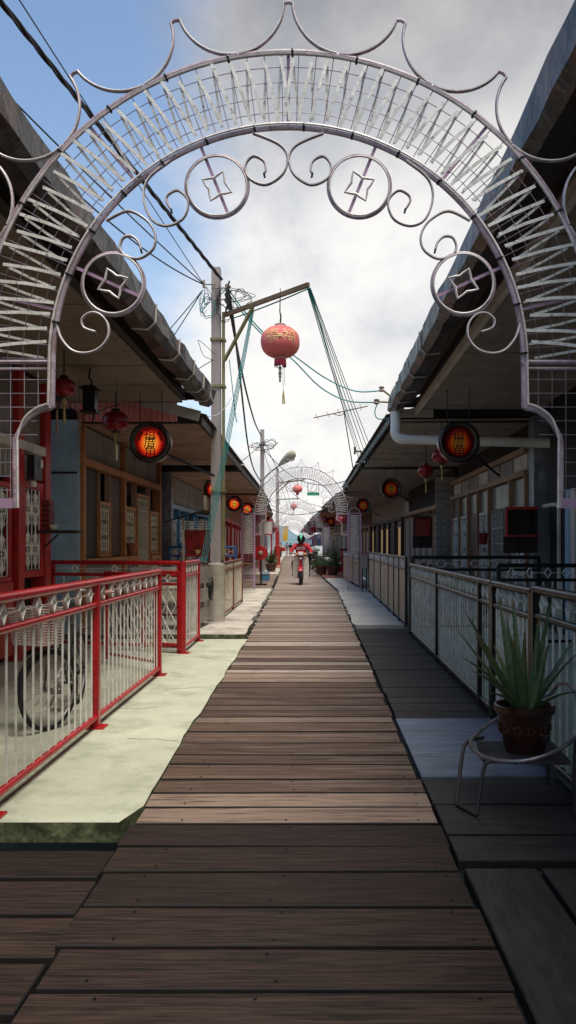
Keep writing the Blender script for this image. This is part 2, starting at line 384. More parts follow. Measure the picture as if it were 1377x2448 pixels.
for (x0, y0, dx, dy, n_) in ((-1.5, 7.6, .06, .035, 12), (-2.6, 6.4, .09, .03, 14), (-1.05, 9.4, -.07, .05, 10), (-1.0, 5.6, -.04, .015, 8)):
    p = Vector((x0, y0, .0195)); pts = [p.copy()]
    for i in range(n_): p = p + Vector((dx * R.uniform(.2, 1.8), dy * R.uniform(-.4, 2), 0)); pts.append(p.copy())
    struct('pavement_crack', MB().strip(pts, .004, .001, (0, 0, 1)), cr_)
# right side
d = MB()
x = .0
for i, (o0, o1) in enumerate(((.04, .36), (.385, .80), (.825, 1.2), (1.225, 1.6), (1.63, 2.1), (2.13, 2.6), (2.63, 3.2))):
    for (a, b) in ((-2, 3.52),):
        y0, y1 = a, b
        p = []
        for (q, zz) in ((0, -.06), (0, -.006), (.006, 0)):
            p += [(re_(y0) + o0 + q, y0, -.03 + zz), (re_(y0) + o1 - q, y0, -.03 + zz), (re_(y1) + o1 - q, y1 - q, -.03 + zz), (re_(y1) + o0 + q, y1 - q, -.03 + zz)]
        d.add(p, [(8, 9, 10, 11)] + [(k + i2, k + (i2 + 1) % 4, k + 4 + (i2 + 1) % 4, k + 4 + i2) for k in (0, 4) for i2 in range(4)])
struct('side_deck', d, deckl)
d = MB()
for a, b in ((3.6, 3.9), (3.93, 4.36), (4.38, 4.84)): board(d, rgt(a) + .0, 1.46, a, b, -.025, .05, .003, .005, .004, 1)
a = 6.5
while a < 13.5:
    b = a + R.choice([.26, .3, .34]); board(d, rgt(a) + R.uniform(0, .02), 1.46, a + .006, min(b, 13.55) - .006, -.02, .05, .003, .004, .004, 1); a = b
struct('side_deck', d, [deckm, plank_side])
d = MB()
for a, b in ((4.86, 5.4), (5.41, 5.95), (5.96, 6.48)): board(d, rgt(a), 1.46, a, b, -.012, .05, .001, .003, .001)
struct('side_deck', d, bluewood)
slab('pavement', 13.62, 23.4, 2.0, 2.0, rgt, .03, .1, conc3, conc3, .03)
slab('pavement', 23.5, 33, 2.0, 1.8, lambda y: re_(y) + .08, .03, .1, conc3, conc3, .03)
slab('pavement', 33.1, 44, 1.8, 1.8, lambda y: re_(y) + .06, .06, .1, redtile, redtile, .03)
slab('pavement', 44.1, 104, 1.6, -.4, lambda y: re_(y) + .06, .04, .1, conc3, conc3, .03)
f = MB(); f.box(1.5, 4.6, -2, 13.58, -.12, 0); f.box(2.05, 4.8, 13.6, 60, -.12, .02); struct('veranda_floor', f, greenfloor)
f = MB(); f.box(-9, -3.87, -2, 60, -.12, .01); f.box(-9, -3.62, -2.2, 3.9, -.2, -.1); struct('veranda_floor', f, conc2)
# jetty end, sea, hill
f = MB(); f.box(-12, 3, 104.1, 112, -.2, .0); struct('jetty_end', f, conc2)
f = MB(); f.add([(-9000, -600, -1.7), (9000, -600, -1.7), (9000, 9000, -1.7), (-9000, 9000, -1.7)], [(0, 1, 2, 3)]); struct('sea', f, water)
f = MB(); n = 60; H = []
for i in range(n + 1):
    xx = lerp(-1500, 900, i / n); t = (xx + 190) / 420
    H.append((xx, 3300, 12 + 70 * math.exp(-((xx + 185) / 90) ** 2) + 30 * math.exp(-((xx + 420) / 200) ** 2) + 24 * math.exp(-((xx - 260) / 260) ** 2) + R.uniform(-1.5, 1.5)))
rows = [(0, 0), (.45, .5), (.8, .85), (1, 1), (1.3, .7), (1.8, 0)]
vs = [(x_, y_ + 700 * (q[0] - 1), -1.7 + (h_ + 1.7) * q[1]) for q in rows for (x_, y_, h_) in H]
f.add(vs, [(r * (n + 1) + i, r * (n + 1) + i + 1, (r + 1) * (n + 1) + i + 1, (r + 1) * (n + 1) + i) for r in range(len(rows) - 1) for i in range(n)])
struct('hill', f, hillm, True)
# ------------------------------------------------------------------ the walkway arches
lilac = mat('lilac_painted_steel', (.45, .355, .41), .45, var=.3, scale=14, bump=.2, bscale=90, dirt=(.16, .085, .06), damt=.75, dscale=6, dlo=.48, dhi=.66, spec=.5, speck=((.10, .035, .015), 55., .62, .8))
lilacp = mat('pink_lilac_paint', (.46, .30, .44), .5, var=.2, scale=8, dirt=(.2, .12, .15), damt=.5, dscale=4)
rope = mat('light_rope', (.76, .69, .67), .35, var=.25, scale=30, bump=.2, bscale=150, dirt=(.3, .22, .2), damt=.6, dscale=9, spec=.6)
led = mat('light_strip', (.82, .79, .74), .45, var=.22, scale=60, bump=.2, bscale=120, dirt=(.34, .30, .24), damt=.6, dscale=14, speck=((.1, .09, .08), 45., .6, .7))
wire = mat('mesh_wire', (.30, .24, .29), .5, metal=.3, var=.3, scale=20, bump=0)
black = mat('black_plastic', (.012, .012, .012), .5, bump=0)
olive = mat('olive_bar', (.30, .27, .06), .6, var=.3)
PX = 1 / 525.
SPR = 2.31
def AP(x, y, d=0.): return Vector((x * PX, d, SPR + y * PX))
def pol(a, r, d=0.): return AP(r * sin(radians(a)), r * cos(radians(a)), d)
def make_arch():
    root = thing('festoon_arch', '', 'arch', (0, 0, 0))
    def ring(r, rad, d, a0, a1, n=72): return [pol(lerp(a0, a1, i / n), r, d) for i in range(n + 1)]
    # outer tube and inner tube, each with its light rope lying on it
    t = MB().tube(ring(743, 0, 0, -90, 90), .0135, 8).build('outer_tube', lilac, root, True)
    MB().tube(ring(737, 0, -.013, -90, 90), .006, 5).build('light_rope', rope, t, True)
    def foot(s, r, d):
        k = r - 562
        p = [AP(s * (562 + k), 0, d), AP(s * (563 + k), -60, d), AP(s * (564 + k), -107 + k * .5, d)]
        p += smoothpts([AP(s * (566 + k), -108 + k, d), AP(s * 599, -117 + k, d), AP(s * (629), -142 + k, d), AP(s * (649 - k * .6), -177, d), AP(s * (653 - k), -205, d), AP(s * (652 - k), -347, d)], 4)
        return p
    t = MB().tube(list(reversed(foot(-1, 562, 0)[1:])) + ring(562, 0, 0, -90, 90) + foot(1, 562, 0)[1:], .012, 8).build('inner_tube', lilac, root, True)
    MB().tube(list(reversed(foot(-1, 570, -.012)[1:])) + ring(570, 0, -.012, -90, 90) + foot(1, 570, -.012)[1:], .006, 5).build('light_rope', rope, t, True)
    # wire mesh between them
    g = MB()
    for r in (600, 636, 672, 708): g.tube(ring(r, 0, .004, -90, 90, 54), .0022, 3, cap=False)
    a = -89.
    while a < 90: g.tube([pol(a, 562), pol(a, 743)], .0022, 3, cap=False); a += 3.25
    for s in (-1, 1):
        for y in range(-40, -330, -33): g.tube([AP(s * (565 if y > -110 else 655 if y < -190 else 600), y), AP(s * 743, y)], .0022, 3, cap=False)
        for x in range(598, 743, 33): g.tube([AP(s * x, 0), AP(s * x, -335 if x > 655 else -110)], .0022, 3, cap=False)
    g.build('wire_mesh', wire, root)
    # flat lilac ribs across the band
    for a in (-77, -40, 0, 40, 77): MB().strip([pol(a, 562, .008), pol(a, 743, .008)], .0142, .004, (0, 1, 0)).build('rib', lilacp, root)
    # the zigzag light strip: front legs lean to the crown, back legs run behind the mesh
    z = MB(); rr = random.Random(3)
    for s in (-1, 1):
        k = 0
        while True:
            at = s * (1.2 + 3.32 * k); ab = s * (1.2 + 3.32 * k - 2.1 if k else -.6)
            if abs(at) > 88: break
            j = rr.uniform(-.35, .35); ro = 716 + rr.uniform(-9, 9); ri = 588 + rr.uniform(-9, 9)
            z.strip([pol(at + j, ro + 9, -.016), pol((at + ab) / 2 + j, (ro + ri) / 2, -.02 + rr.uniform(-.004, .004)), pol(ab + j, ri - 9, -.014)], .0142, .004, (0, 1, 0))
            bn = s * (1.2 + 3.32 * (k + 1) - 2.1); z.strip([pol(at + j, ro, .010), pol((at + bn) / 2 + j, (ro + ri) / 2, .014), pol(bn, ri, .012)], .0115, .004, (0, 1, 0))
            k += 1
    z.build('light_strip', led, root)
    # crown points
    for k in range(-4, 5):
        p = MB(); a0 = k * 18.3
        for s in (-1, 1):
            for off, rad, m_ in ((0, .0075, 0), (-.011, .0045, 1)):
                p.mi = m_
                p.tube([pol(a0 + s * (.75 + 8.2 * (1 - cos(t_ * pi / 2 / 12))), 747 + 112 * (1 - sin(t_ * pi / 2 / 12)), off) for t_ in range(13)], rad, 5)
        p.mi = 0; p.tube([pol(a0 - .75, 859), pol(a0, 862), pol(a0 + .75, 859)], .0085, 5)
        p.build('crown_point', [lilac, rope], root, True)
    # scrolls, one mesh each
    SCR = [[(-84, 548), (-23, 522), (0, 492), (-13, 451), (-54, 425), (-94, 441), (-102, 472), (-84, 493), (-59, 482), (-54, 462), (-58, 452)],
           [(-282, 482), (-333, 441), (-346, 395), (-328, 344), (-292, 327), (-252, 344), (-239, 385), (-262, 411), (-285, 403), (-292, 388), (-280, 367)],
           [(-435, 339), (-384, 362), (-343, 344), (-322, 318), (-317, 291), (-327, 267), (-356, 249), (-388, 255), (-402, 275), (-394, 298), (-374, 302), (-358, 289), (-352, 271)],
           [(-553, 92), (-543, 60), (-518, 31), (-486, 23), (-453, 33), (-431, 60), (-431, 92), (-449, 115), (-473, 119), (-492, 104), (-488, 84), (-461, 74)]]
    for s in (1, -1):
        for q in SCR:
            P = smoothpts([AP(s * (x + (-2 if x == 0 else 0)), y) for x, y in q], 6)
            b = MB(); b.tube(P, .0062, 6); b.mi = 1; b.tube([p + Vector((0, -.010, 0)) for p in P], .0042, 5)
            b.mi = 2; b.tube([P[-2], P[-1], P[-1] + Vector((.004 * s, 0, -.018))], .005, 5)
            b.build('scroll', [lilac, rope, black], root, True)
        for (mx_, my_) in ((-170, 421), (-418, 188)):
            c = Vector((s * mx_, my_)); a = atan2(c.x, c.y); u = Vector((sin(a), cos(a))); v = Vector((u.y, -u.x))
            def Q(i, j, dd=0.): p = c + u * i + v * j; return AP(p.x, p.y, dd)
            rg = MB().tube([Q(75 * cos(t_), 75 * sin(t_)) for t_ in [2 * pi * i / 40 for i in range(40)]], .0075, 6, True)
            rg.mi = 1; rg.tube([Q(71 * cos(t_), 71 * sin(t_), -.01) for t_ in [2 * pi * i / 40 for i in range(40)]], .0045, 5, True)
            ro = rg.build('medallion', [lilac, rope], root, True)
            MB().strip([Q(562 - c.length, 0, .004), Q(-75, 0, .004)], .014, .004, (0, 1, 0)).build('bar', lilacp, ro)
            st = []
            for k in range(4):
                a0 = radians(45 + 90 * k)
                st.append((46 * cos(a0), 46 * sin(a0)))
                for t_ in (.25, .5, .75):
                    b0 = a0 + radians(90 * t_); rr_ = 46 - 21 * sin(pi * t_) ; st.append((rr_ * cos(b0), rr_ * sin(b0)))
            MB().tube([Q(i * .82, j * .82, -.008) for i, j in st], .006, 6, True).build('star', rope, ro, True)
    # spring bars, feet and pillars
    for s in (-1, 1):
        MB().tube([AP(s * 562, 2), AP(s * 743, 2)], .010, 6).tube([AP(s * 562, -14), AP(s * 743, -14)], .007, 5).build('spring_bar', lilac, root, True)
        MB().bar(AP(s * 652, -336), AP(s * 743, -336), .012, .045).build('foot_bar', lilacp, root)
        g0 = -SPR / PX
        p = thing('pillar', None, None); p.parent = root
        pp = MB()
        for x in (752, 944): pp.bar(AP(s * x, g0), AP(s * x, 6), .052, .05, (0, 1, 0))
        for y in (4, -1060): pp.bar(AP(s * 769, y), AP(s * 927, y), .03, .03)
        pl = pp.build('pillar_frame', lilacp, p)
        MB().bar(AP(s * 769, -800), AP(s * 927, -800), .03, .028).build('crossbar', olive, p)
        zz = MB(); y = -25; k = 0
        while y > -640:
            zz.strip([AP(s * 775, y, -.012), AP(s * 921, y - 13, -.016)], .019, .005, (0, 1, 0)); zz.strip([AP(s * 921, y - 13, .01), AP(s * 775, y - 27, .012)], .0142, .004, (0, 1, 0)); y -= 27
        zz.build('light_strip', led, p)
        gm = MB()
        for y in range(-40, -1050, -48): gm.tube([AP(s * 760, y), AP(s * 936, y)], .0025, 3, cap=False)
        for x in range(784, 936, 32): gm.tube([AP(s * x, -640), AP(s * x, -1060)], .0035, 3, cap=False)
        for y in (-850, -940):   # square key pattern
            gm.tube([AP(s * (790 + a_), y - b_, -.006) for a_, b_ in ((0, 0), (110, 0), (110, 70), (30, 70), (30, 30), (70, 30), (70, 50))], .005, 4)
        gm.build('wire_mesh', wire, p)
        MB().tube([AP(s * (848 + 88 * cos(pi * i / 14)), 8 + 88 * sin(pi * i / 14)) for i in range(15)], .006, 5).build('curl', rope, p, True)
    # black cable ties
    tie = MB().lathe([(.0185, -.004), (.02, 0), (.0185, .004)], (0, 0, 0), 8, 'x'); me = None
    for a in list(range(-84, 88, 12)):
        for r in (741, 564):
            o = put('cable_tie', me, root) if me else tie.build('cable_tie', black, root)
            me = o.data; b = a + (3 if r == 564 else 0); o.location = pol(b + .8, r, -.003); o.rotation_euler = (0, radians(b), 0)
            o.scale = (1.2, 1, 1)
    return root
arch = make_arch()
ALAB = ['large lilac steel arch of zigzag light strips and scrolls spanning the top of the view', 'second arch along the boardwalk, its full round crown framing the motorcycle rider',
        'third arch along the boardwalk, seen through the second arch behind a paper lantern', 'fourth arch along the boardwalk, its crown nested within the third arch', 'fifth and thin far arch framing the yellow banner on the boardwalk', 'sixth and smallest arch at the far end of the boardwalk']
APOS = [(gx(689, 3.62), 3.62, -.08), (gx(720.5, 24.2), 24.2, .05), (gx(711, 44.7), 44.7, .1), (gx(701, 65.5), 65.5, .1), (gx(700, 87), 87, .1), (gx(699, 103.5), 103.5, .1)]
for i, (lab, pos) in enumerate(zip(ALAB, APOS)):
    o = arch if i == 0 else copy_tree(arch, None, ('cable_tie',) if i > 1 else ())
    o.location = pos; tag(o, lab, 'arch', 'light arches over the boardwalk')
# ------------------------------------------------------------------ houses
galv = mat('galvanised_sheet', (.06, .055, .052), .42, metal=.5, var=.45, scale=5, bump=.9, bscale=9, dirt=(.22, .10, .07), damt=.75, dscale=2.6, dlo=.5, dhi=.68, bdist=.02)
pierm = mat('crumpled_grey_sheet', (.26, .28, .32), .38, metal=.5, var=.25, scale=2.5, bump=1., bscale=5, dirt=(.1, .1, .11), damt=.5, dscale=2, bdist=.03)
bluegrey = mat('blue_grey_wall', (.38, .49, .56), .6, var=.16, scale=2.2, bump=.25, bscale=14, dirt=(.18, .25, .31), damt=.75, dscale=1.3, bdist=.01)
roofm = mat('rusty_roof_sheet', (.10, .075, .065), .6, metal=.3, var=.4, scale=4, bump=.3, dirt=(.13, .05, .03), damt=.6, dscale=2)
soff = mat('brown_grey_ceiling_board', (.27, .21, .16), .8, var=.15, scale=3, bump=.2, dirt=(.14, .10, .075), damt=.7, dscale=1.8)
soff2 = mat('brown_ceiling_board', (.38, .24, .17), .8, var=.2, scale=3, bump=.2, dirt=(.14, .08, .05), damt=.7, dscale=1.8)
soff3 = mat('orange_brown_boards', (.42, .19, .09), .7, var=.3, scale=4, bump=.3, dirt=(.16, .08, .05), damt=.6)
soffg = mat('grey_ceiling_board', (.29, .26, .23), .8, var=.15, scale=3, bump=.2, dirt=(.15, .12, .11), damt=.7, dscale=1.8)
darkw = mat('dark_timber', (.03, .02, .016), .55, var=.4, scale=5, bump=.3, bscale=30, stretch=(1, 1, .3))
brownw = mat('brown_timber', (.085, .035, .022), .5, var=.35, scale=5, bump=.3, bscale=30, stretch=(4, 4, .5))
orangew = mat('orange_timber', (.50, .20, .065), .5, var=.22, scale=6, bump=.2, bscale=50, dirt=(.2, .08, .04), damt=.6, dscale=4)
redw = mat('red_painted_timber', (.50, .024, .020), .4, var=.25, scale=6, bump=.2, bscale=50, dirt=(.12, .01, .01), damt=.6, dscale=4, spec=.5)
redcor = mat('red_corrugated', (.93, .37, .35), .5, var=.12, scale=5, bump=.1, dirt=(.4, .1, .09), damt=.5)
cream = mat('cream_painted_iron', (.78, .70, .54), .5, var=.18, scale=12, bump=.2, bscale=80, dirt=(.36, .25, .14), damt=.6, dscale=7)
white = mat('white_painted_iron', (.84, .81, .75), .5, var=.15, scale=12, bump=.2, bscale=80, dirt=(.34, .28, .22), damt=.55, dscale=7)
palew = mat('pale_painted_timber', (.68, .63, .57), .6, var=.2, scale=6, bump=.2, dirt=(.22, .17, .14), damt=.6)
tanw = mat('tan_timber', (.40, .24, .15), .55, var=.25, scale=6, bump=.2, dirt=(.12, .07, .04), damt=.6)
bluew = mat('blue_painted_timber', (.07, .22, .40), .45, var=.2, scale=6, bump=.2, dirt=(.03, .10, .2), damt=.6)
bluel = mat('pale_blue_paint', (.25, .42, .58), .5, var=.2, scale=6, bump=.2)
wallgrey = mat('grey_render', (.36, .34, .32), .8, var=.2, scale=3, bump=.2, dirt=(.1, .095, .09), damt=.6)
wallcream = mat('cream_render', (.55, .48, .34), .8, var=.15, scale=3, bump=.2, dirt=(.3, .24, .16), damt=.6)
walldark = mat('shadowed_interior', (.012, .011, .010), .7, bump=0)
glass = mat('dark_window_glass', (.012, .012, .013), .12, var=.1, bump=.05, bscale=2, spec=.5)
warmlit = mat('lit_window', (.6, .42, .16), .6, emit=(1., .62, .3), estr=.1)
ribbed = mat('ribbed_glass', (.26, .25, .23), .3, var=.2, scale=20, bump=.2, stretch=(1, 1, .2))
pvc = mat('white_pipe', (.84, .82, .78), .35, var=.1, scale=6, bump=.05, dirt=(.4, .35, .3), damt=.5)
def XF(s, y):
    if s < 0: return -3.6 + (0 if y < 24 else cen(y) + .5)
    return 3.6 + (0 if y < 22 else cen(y) - cen(22))
def FP(s, y, z, o=0.): return Vector((XF(s, y) - s * o, y, z))
def fbox(mb, s, y0, y1, z0, z1, o0, o1):
    return mb.hexa([FP(s, y0, z0, o0), FP(s, y0, z0, o1), FP(s, y1, z0, o1), FP(s, y1, z0, o0), FP(s, y0, z1, o0), FP(s, y0, z1, o1), FP(s, y1, z1, o1), FP(s, y1, z1, o0)])
def grille(s, y0, y1, z0, z1, style, m, parent, o=.02, r=.007, name='grille'):
    mb = MB(); w_ = y1 - y0; h = z1 - z0
    def T(pts, q=r, cl=False): mb.tube([FP(s, a, b, o) for a, b in pts], q, 4, cl, not cl)
    T([(y0, z0), (y1, z0), (y1, z1), (y0, z1)], r * 1.3, True)
    if style == 'star':      # long star points between bars, as on the red house
        n = max(2, round(w_ / .34)); cw = w_ / n; k = max(2, round(h / .45)); ch = h / k
        for i in range(n):
            cy = y0 + cw * (i + .5)
            mb.strip([FP(s, cy, z0, o), FP(s, cy, z1, o)], .018, .006, (1, 0, 0))
            for j in range(k):
                cz = z0 + ch * (j + .5)
                for sg in (-1, 1):
                    for q in (.16, .3): T([(cy + sg * cw * .5, cz), (cy + sg * cw * q * .4, cz + ch * q), (cy, cz + ch * .5)]); T([(cy + sg * cw * .5, cz), (cy + sg * cw * q * .4, cz - ch * q), (cy, cz - ch * .5)])
                    T([(cy + sg * cw * .5, cz), (cy, cz + ch * .12)]); T([(cy + sg * cw * .5, cz), (cy, cz - ch * .12)])
                T([(cy + cw * .3 * cos(a), cz + ch * .28 + ch * .12 * sin(a)) for a in [pi * q / 5 for q in range(6)]]); T([(cy + cw * .3 * cos(a), cz - ch * .28 - ch * .12 * sin(a)) for a in [pi * q / 5 for q in range(6)]])
                T([(cy - cw * .5, cz), (cy + cw * .5, cz)], r * .8)
            T([(y0 + cw * i, z0), (y0 + cw * i, z1)])
    elif style == 'diamond':   # upright bars with diamonds and rings
        n = max(3, round(w_ / .13))
        for i in range(n + 1): T([(lerp(y0, y1, i / n), z0), (lerp(y0, y1, i / n), z1)])
        k = max(2, round(h / .3))
        for j in range(k):
            cz = z0 + h * (j + .5) / k
            for i in range(n):
                c = lerp(y0, y1, (i + .5) / n); q = w_ / n * .5
                T([(c - q, cz), (c, cz + .1), (c + q, cz), (c, cz - .1)], r, True)
            T([(y0, cz), (y1, cz)], r * .8)
    elif style == 'arch':      # folding gate with arched heads
        n = max(3, round(w_ / .16)); q = w_ / n
        for i in range(n + 1): T([(y0 + q * i, z0), (y0 + q * i, z1 - q)])
        for i in range(n): T([(y0 + q * (i + .5) + q * .5 * cos(a), z1 - q + q * .9 * sin(a)) for a in [pi * t / 6 for t in range(7)]])
        for j in range(1, 8): T([(y0, z0 + h * j / 8), (y1, z0 + h * j / 8)], r * .7)
        for i in range(n):
            c = y0 + q * (i + .5); T([(c, z0), (c, z1 - q)], r * .7)
    elif style == 'cross':     # paired bars with short spiked cross pieces
        n = max(3, round(w_ / .1))
        for i in range(n + 1): T([(lerp(y0, y1, i / n), z0), (lerp(y0, y1, i / n), z1)], r * .8)
        for j in range(1, 6): T([(y0 - .02, z0 + h * j / 6), (y1 + .02, z0 + h * j / 6)], r * 1.2)
        for j in range(1, 6):
            for i in range(n + 1): mb.ball(FP(s, lerp(y0, y1, i / n), z0 + h * j / 6, o), .012, .012, .02, 5, 4)
    else:
        n = max(3, round(w_ / .11))
        for i in range(n + 1): T([(lerp(y0, y1, i / n), z0), (lerp(y0, y1, i / n), z1)])
    return mb.build(name, m, parent)
def roof(root, s, y0, y1, xe0, xe1, ze0, ze1, corr=True):
    # corrugated roof sheet rising from the eave away from the walkway
    mb = MB(); n = int((y1 - y0) / .06) if corr else 12; v = []
    for i in range(n + 1):
        t = i / n; yy = lerp(y0, y1, t); b = .007 * (1 if i % 2 else -1) if corr else 0; je = R.uniform(-.006, .006)
        xe = lerp(xe0, xe1, t); ze = lerp(ze0, ze1, t); xr = XF(s, yy) + s * 3.2; zr = ze + .24 * abs(xr - xe)
        v += [(xe + je, yy, ze + b), (xr, yy, zr + b)]
    o = len(v); mb.add(v + [(p[0], p[1], p[2] - .012) for p in v], [(2 * i, 2 * i + 1, 2 * i + 3, 2 * i + 2) for i in range(n)] + [(o + 2 * i, o + 2 * i + 2, o + 2 * i + 3, o + 2 * i + 1) for i in range(n)]
           + [(2 * i, 2 * i + 2, o + 2 * i + 2, o + 2 * i) for i in range(n)] + [(0, o, o + 1, 1), (2 * n, 2 * n + 1, o + 2 * n + 1, o + 2 * n)])
    r = mb.build('roof', roofm, root, fixn=False)
    f = MB(); f.hexa([(xe0 - s * .0 + s * .06, y0 + .02, ze0 - .16), (xe0 + s * .10, y0 + .02, ze0 - .16), (xe1 + s * .10, y1 - .02, ze1 - .16), (xe1 + s * .06, y1 - .02, ze1 - .16), (xe0 + s * .06, y0 + .02, ze0 - .02), (xe0 + s * .1, y0 + .02, ze0 - .02), (xe1 + s * .1, y1 - .02, ze1 - .02), (xe1 + s * .06, y1 - .02, ze1 - .02)])
    f.build('fascia', darkw, r)
    for yy, xe, ze in ((y0 + .04, xe0, ze0), (y1 - .06, xe1, ze1)):
        xr = XF(s, yy) + s * 3.15; g = MB(); g.prism([(xe + s * .12, yy, ze - .14), (xr, yy, ze - .14), (xr, yy, ze - .04 + .24 * abs(xr - xe)), (xe + s * .12, yy, ze - .02)], (0, .02, 0)); g.build('gable', darkw, r)
    return r
def soffit(root, s, y0, y1, xo0, xo1, z0, z1, m, step=1.22, drop=0.):
    mb = MB(); yy = y0
    while yy < y1 - .05:
        b = min(yy + step, y1); t0 = (yy - y0) / (y1 - y0); t1 = (b - y0) / (y1 - y0)
        za = lerp(z0, z1, t0) + R.uniform(-.006, .006); zb = lerp(z0, z1, t1) + R.uniform(-.006, .006); xa, xb = lerp(xo0, xo1, t0), lerp(xo0, xo1, t1)
        fa, fb = XF(s, yy) + s * .2, XF(s, b) + s * .2
        mb.hexa([(fa, yy + .012, za), (xa, yy + .012, za - drop), (xb, b - .012, zb - drop), (fb, b - .012, zb), (fa, yy + .012, za + .02), (xa, yy + .012, za - drop + .02), (xb, b - .012, zb - drop + .02), (fb, b - .012, zb + .02)]); yy = b
    b = mb.build('soffit', m, root)
    k = MB()
    k.hexa([(XF(s, y0) + s * .2, y0 + .02, z0 + .05), (xo0, y0 + .02, z0 + .05), (xo1, y1 - .02, z1 + .05), (XF(s, y1) + s * .2, y1 - .02, z1 + .05), (XF(s, y0) + s * .2, y0 + .02, z0 + .09), (xo0, y0 + .02, z0 + .09), (xo1, y1 - .02, z1 + .09), (XF(s, y1) + s * .2, y1 - .02, z1 + .09)])
    k.build('ceiling_backing', darkw, b)
    return b
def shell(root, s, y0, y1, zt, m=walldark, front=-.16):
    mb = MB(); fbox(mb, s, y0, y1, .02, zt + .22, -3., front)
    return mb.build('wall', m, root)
def window(root, s, y0, y1, z0, z1, fm, gm, style, pane=glass, rail=.06, name='window', r=.007):
    fr = MB()
    fbox(fr, s, y0, y1, z1 - rail, z1, -.08, .012); fbox(fr, s, y0, y1, z0, z0 + rail, -.08, .012)
    fbox(fr, s, y0, y0 + rail, z0 + rail, z1 - rail, -.08, .008); fbox(fr, s, y1 - rail, y1, z0 + rail, z1 - rail, -.08, .008)
    wi = fr.build(name, fm, root)
    pb = MB(); fbox(pb, s, y0 + rail, y1 - rail, z0 + rail, z1 - rail, -.075, -.055); pb.build('pane', pane, wi)
    if style: grille(s, y0 + rail + .01, y1 - rail - .01, z0 + rail + .01, z1 - rail - .01, style, gm, wi, -.02, r)
    return wi
def slab_part(name, root, s, y0, y1, z0, z1, o0, o1, m):
    mb = MB(); fbox(mb, s, y0, y1, z0, z1, o0, o1); return mb.build(name, m, root)
def gutter(root, s, y0, y1, x, z, w_=.24, h=.22):
    # folded metal gutter, patched with crumpled wraps near its far end
    mb = MB(); n = 60
    prof = [(0, h), (s * .015, .06), (s * .09, 0), (s * w_, .02), (s * w_, .05), (s * .10, .03), (s * .03, .07), (s * .015, h)]
    vs = []
    for i in range(n + 1):
        t = i / n; yy = lerp(y0, y1, t); c = .010 + .016 * max(0, (t - .55) / .45)
        for (a, b) in prof: vs.append((x + a + R.uniform(-c, c), yy, z + b + R.uniform(-c, c) * .8))
    k = len(prof)
    mb.add(vs, [(i * k + j, i * k + (j + 1) % k, (i + 1) * k + (j + 1) % k, (i + 1) * k + j) for i in range(n) for j in range(k)] + [tuple(range(k))[::-1], tuple(n * k + j for j in range(k))])
    g = mb.build('gutter', galv, root)
    for yy in (y1 - 4.4, y1 - 3.1, y1 - 2.05, y1 - 1.2, y1 - .5):
        q = MB(); q.strip([(x - s * .008, yy, z + h + .015), (x + s * .006, yy, z + .05), (x + s * .085, yy + .03, z - .014), (x + s * (w_ + .01), yy + .06, z + .008)], .035, .006, (0, .001, 1)) if False else q.tube([(x - s * .006, yy, z + h + .01), (x + s * .008, yy + .01, z + .055), (x + s * .086, yy + .03, z - .008), (x + s * (w_ + .01), yy + .06, z + .012)], .012, 4)
        q.build('gutter_strap', palew, g)
    return g
# ---- left: red house
h1 = thing('house', 'red timber house with star grilles under a deep eave, nearest on the left', 'house', (-4, 6, 0))
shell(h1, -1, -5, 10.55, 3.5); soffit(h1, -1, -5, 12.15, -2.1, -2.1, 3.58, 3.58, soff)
roof(h1, -1, -5, 12.2, -1.74, -1.74, 3.76, 3.76, False); gutter(h1, -1, -5, 12.15, -1.60, 3.52)
mb = MB(); mb.box(-2.14, -2.02, -5, 12.1, 3.6, 3.72); mb.build('eave_beam', darkw, h1)
slab_part('post', h1, -1, 10.34, 10.55, .02, 3.5, -.16, .03, redw); slab_part('post', h1, -1, 9.42, 9.6, .02, 3.5, -.16, .03, redw)
slab_part('beam', h1, -1, 6.2, 10.34, 2.55, 2.66, -.14, .035, palew); slab_part('panel', h1, -1, 6.2, 10.33, 2.66, 3.5, -.15, -.04, ribbed)
mb = MB()
for i in range(26): a = 6.3 + i * .155; fbox(mb, -1, a, a + .03, 2.2, 2.55, -.12, -.06)
mb.build('slats', palew, h1)
window(h1, -1, 9.62, 10.33, 1.0, 2.19, redw, white, 'star', walldark, .085, 'window', .008)
slab_part('skirting', h1, -1, 9.6, 10.34, .1, .2, -.15, .02, redw)
window(h1, -1, 8.5, 9.25, .98, 2.12, redw, white, 'star', walldark, .05, 'door', .008)
slab_part('panel', h1, -1, 8.0, 9.28, .12, .97, -.15, .02, redw); slab_part('panel', h1, -1, 6.2, 8.0, .12, 2.2, -.15, -.02, redw)
# ---- left: house with orange timber
h2 = thing('house', 'orange timbered house with cream grilles and blue grey end wall, left', 'house', (-4, 15, 0))
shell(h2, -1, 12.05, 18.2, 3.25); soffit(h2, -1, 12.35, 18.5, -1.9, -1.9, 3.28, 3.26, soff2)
roof(h2, -1, 12.25, 18.7, -1.76, -1.78, 3.42, 3.3)
mb = MB(); mb.box(-4.06, -3.63, 11.92, 12.02, .02, 3.28); mb.build('end_wall', bluegrey, h2); mb = MB(); mb.box(-9, -4.07, 11.95, 12.02, .02, 3.5); mb.build('end_wall', wallgrey, h2)
mb = MB(); mb.box(-4.06, -3.64, 11.905, 11.92, 2.47, 2.50); mb.build('joint_strip', darkw, h2)
mb = MB(); vs = []; n = 96
for i in range(n + 1):
    x = lerp(-4.3, -2.2, i / n); vs += [(x, 12.26 + .018 * sin(i * pi / 2.0), 3.30), (x, 12.26 + .018 * sin(i * pi / 2.0), 3.85)]
mb.add(vs, [(2 * i, 2 * i + 2, 2 * i + 3, 2 * i + 1) for i in range(n)]); o = mb.build('gable_sheet', redcor, h2, True)
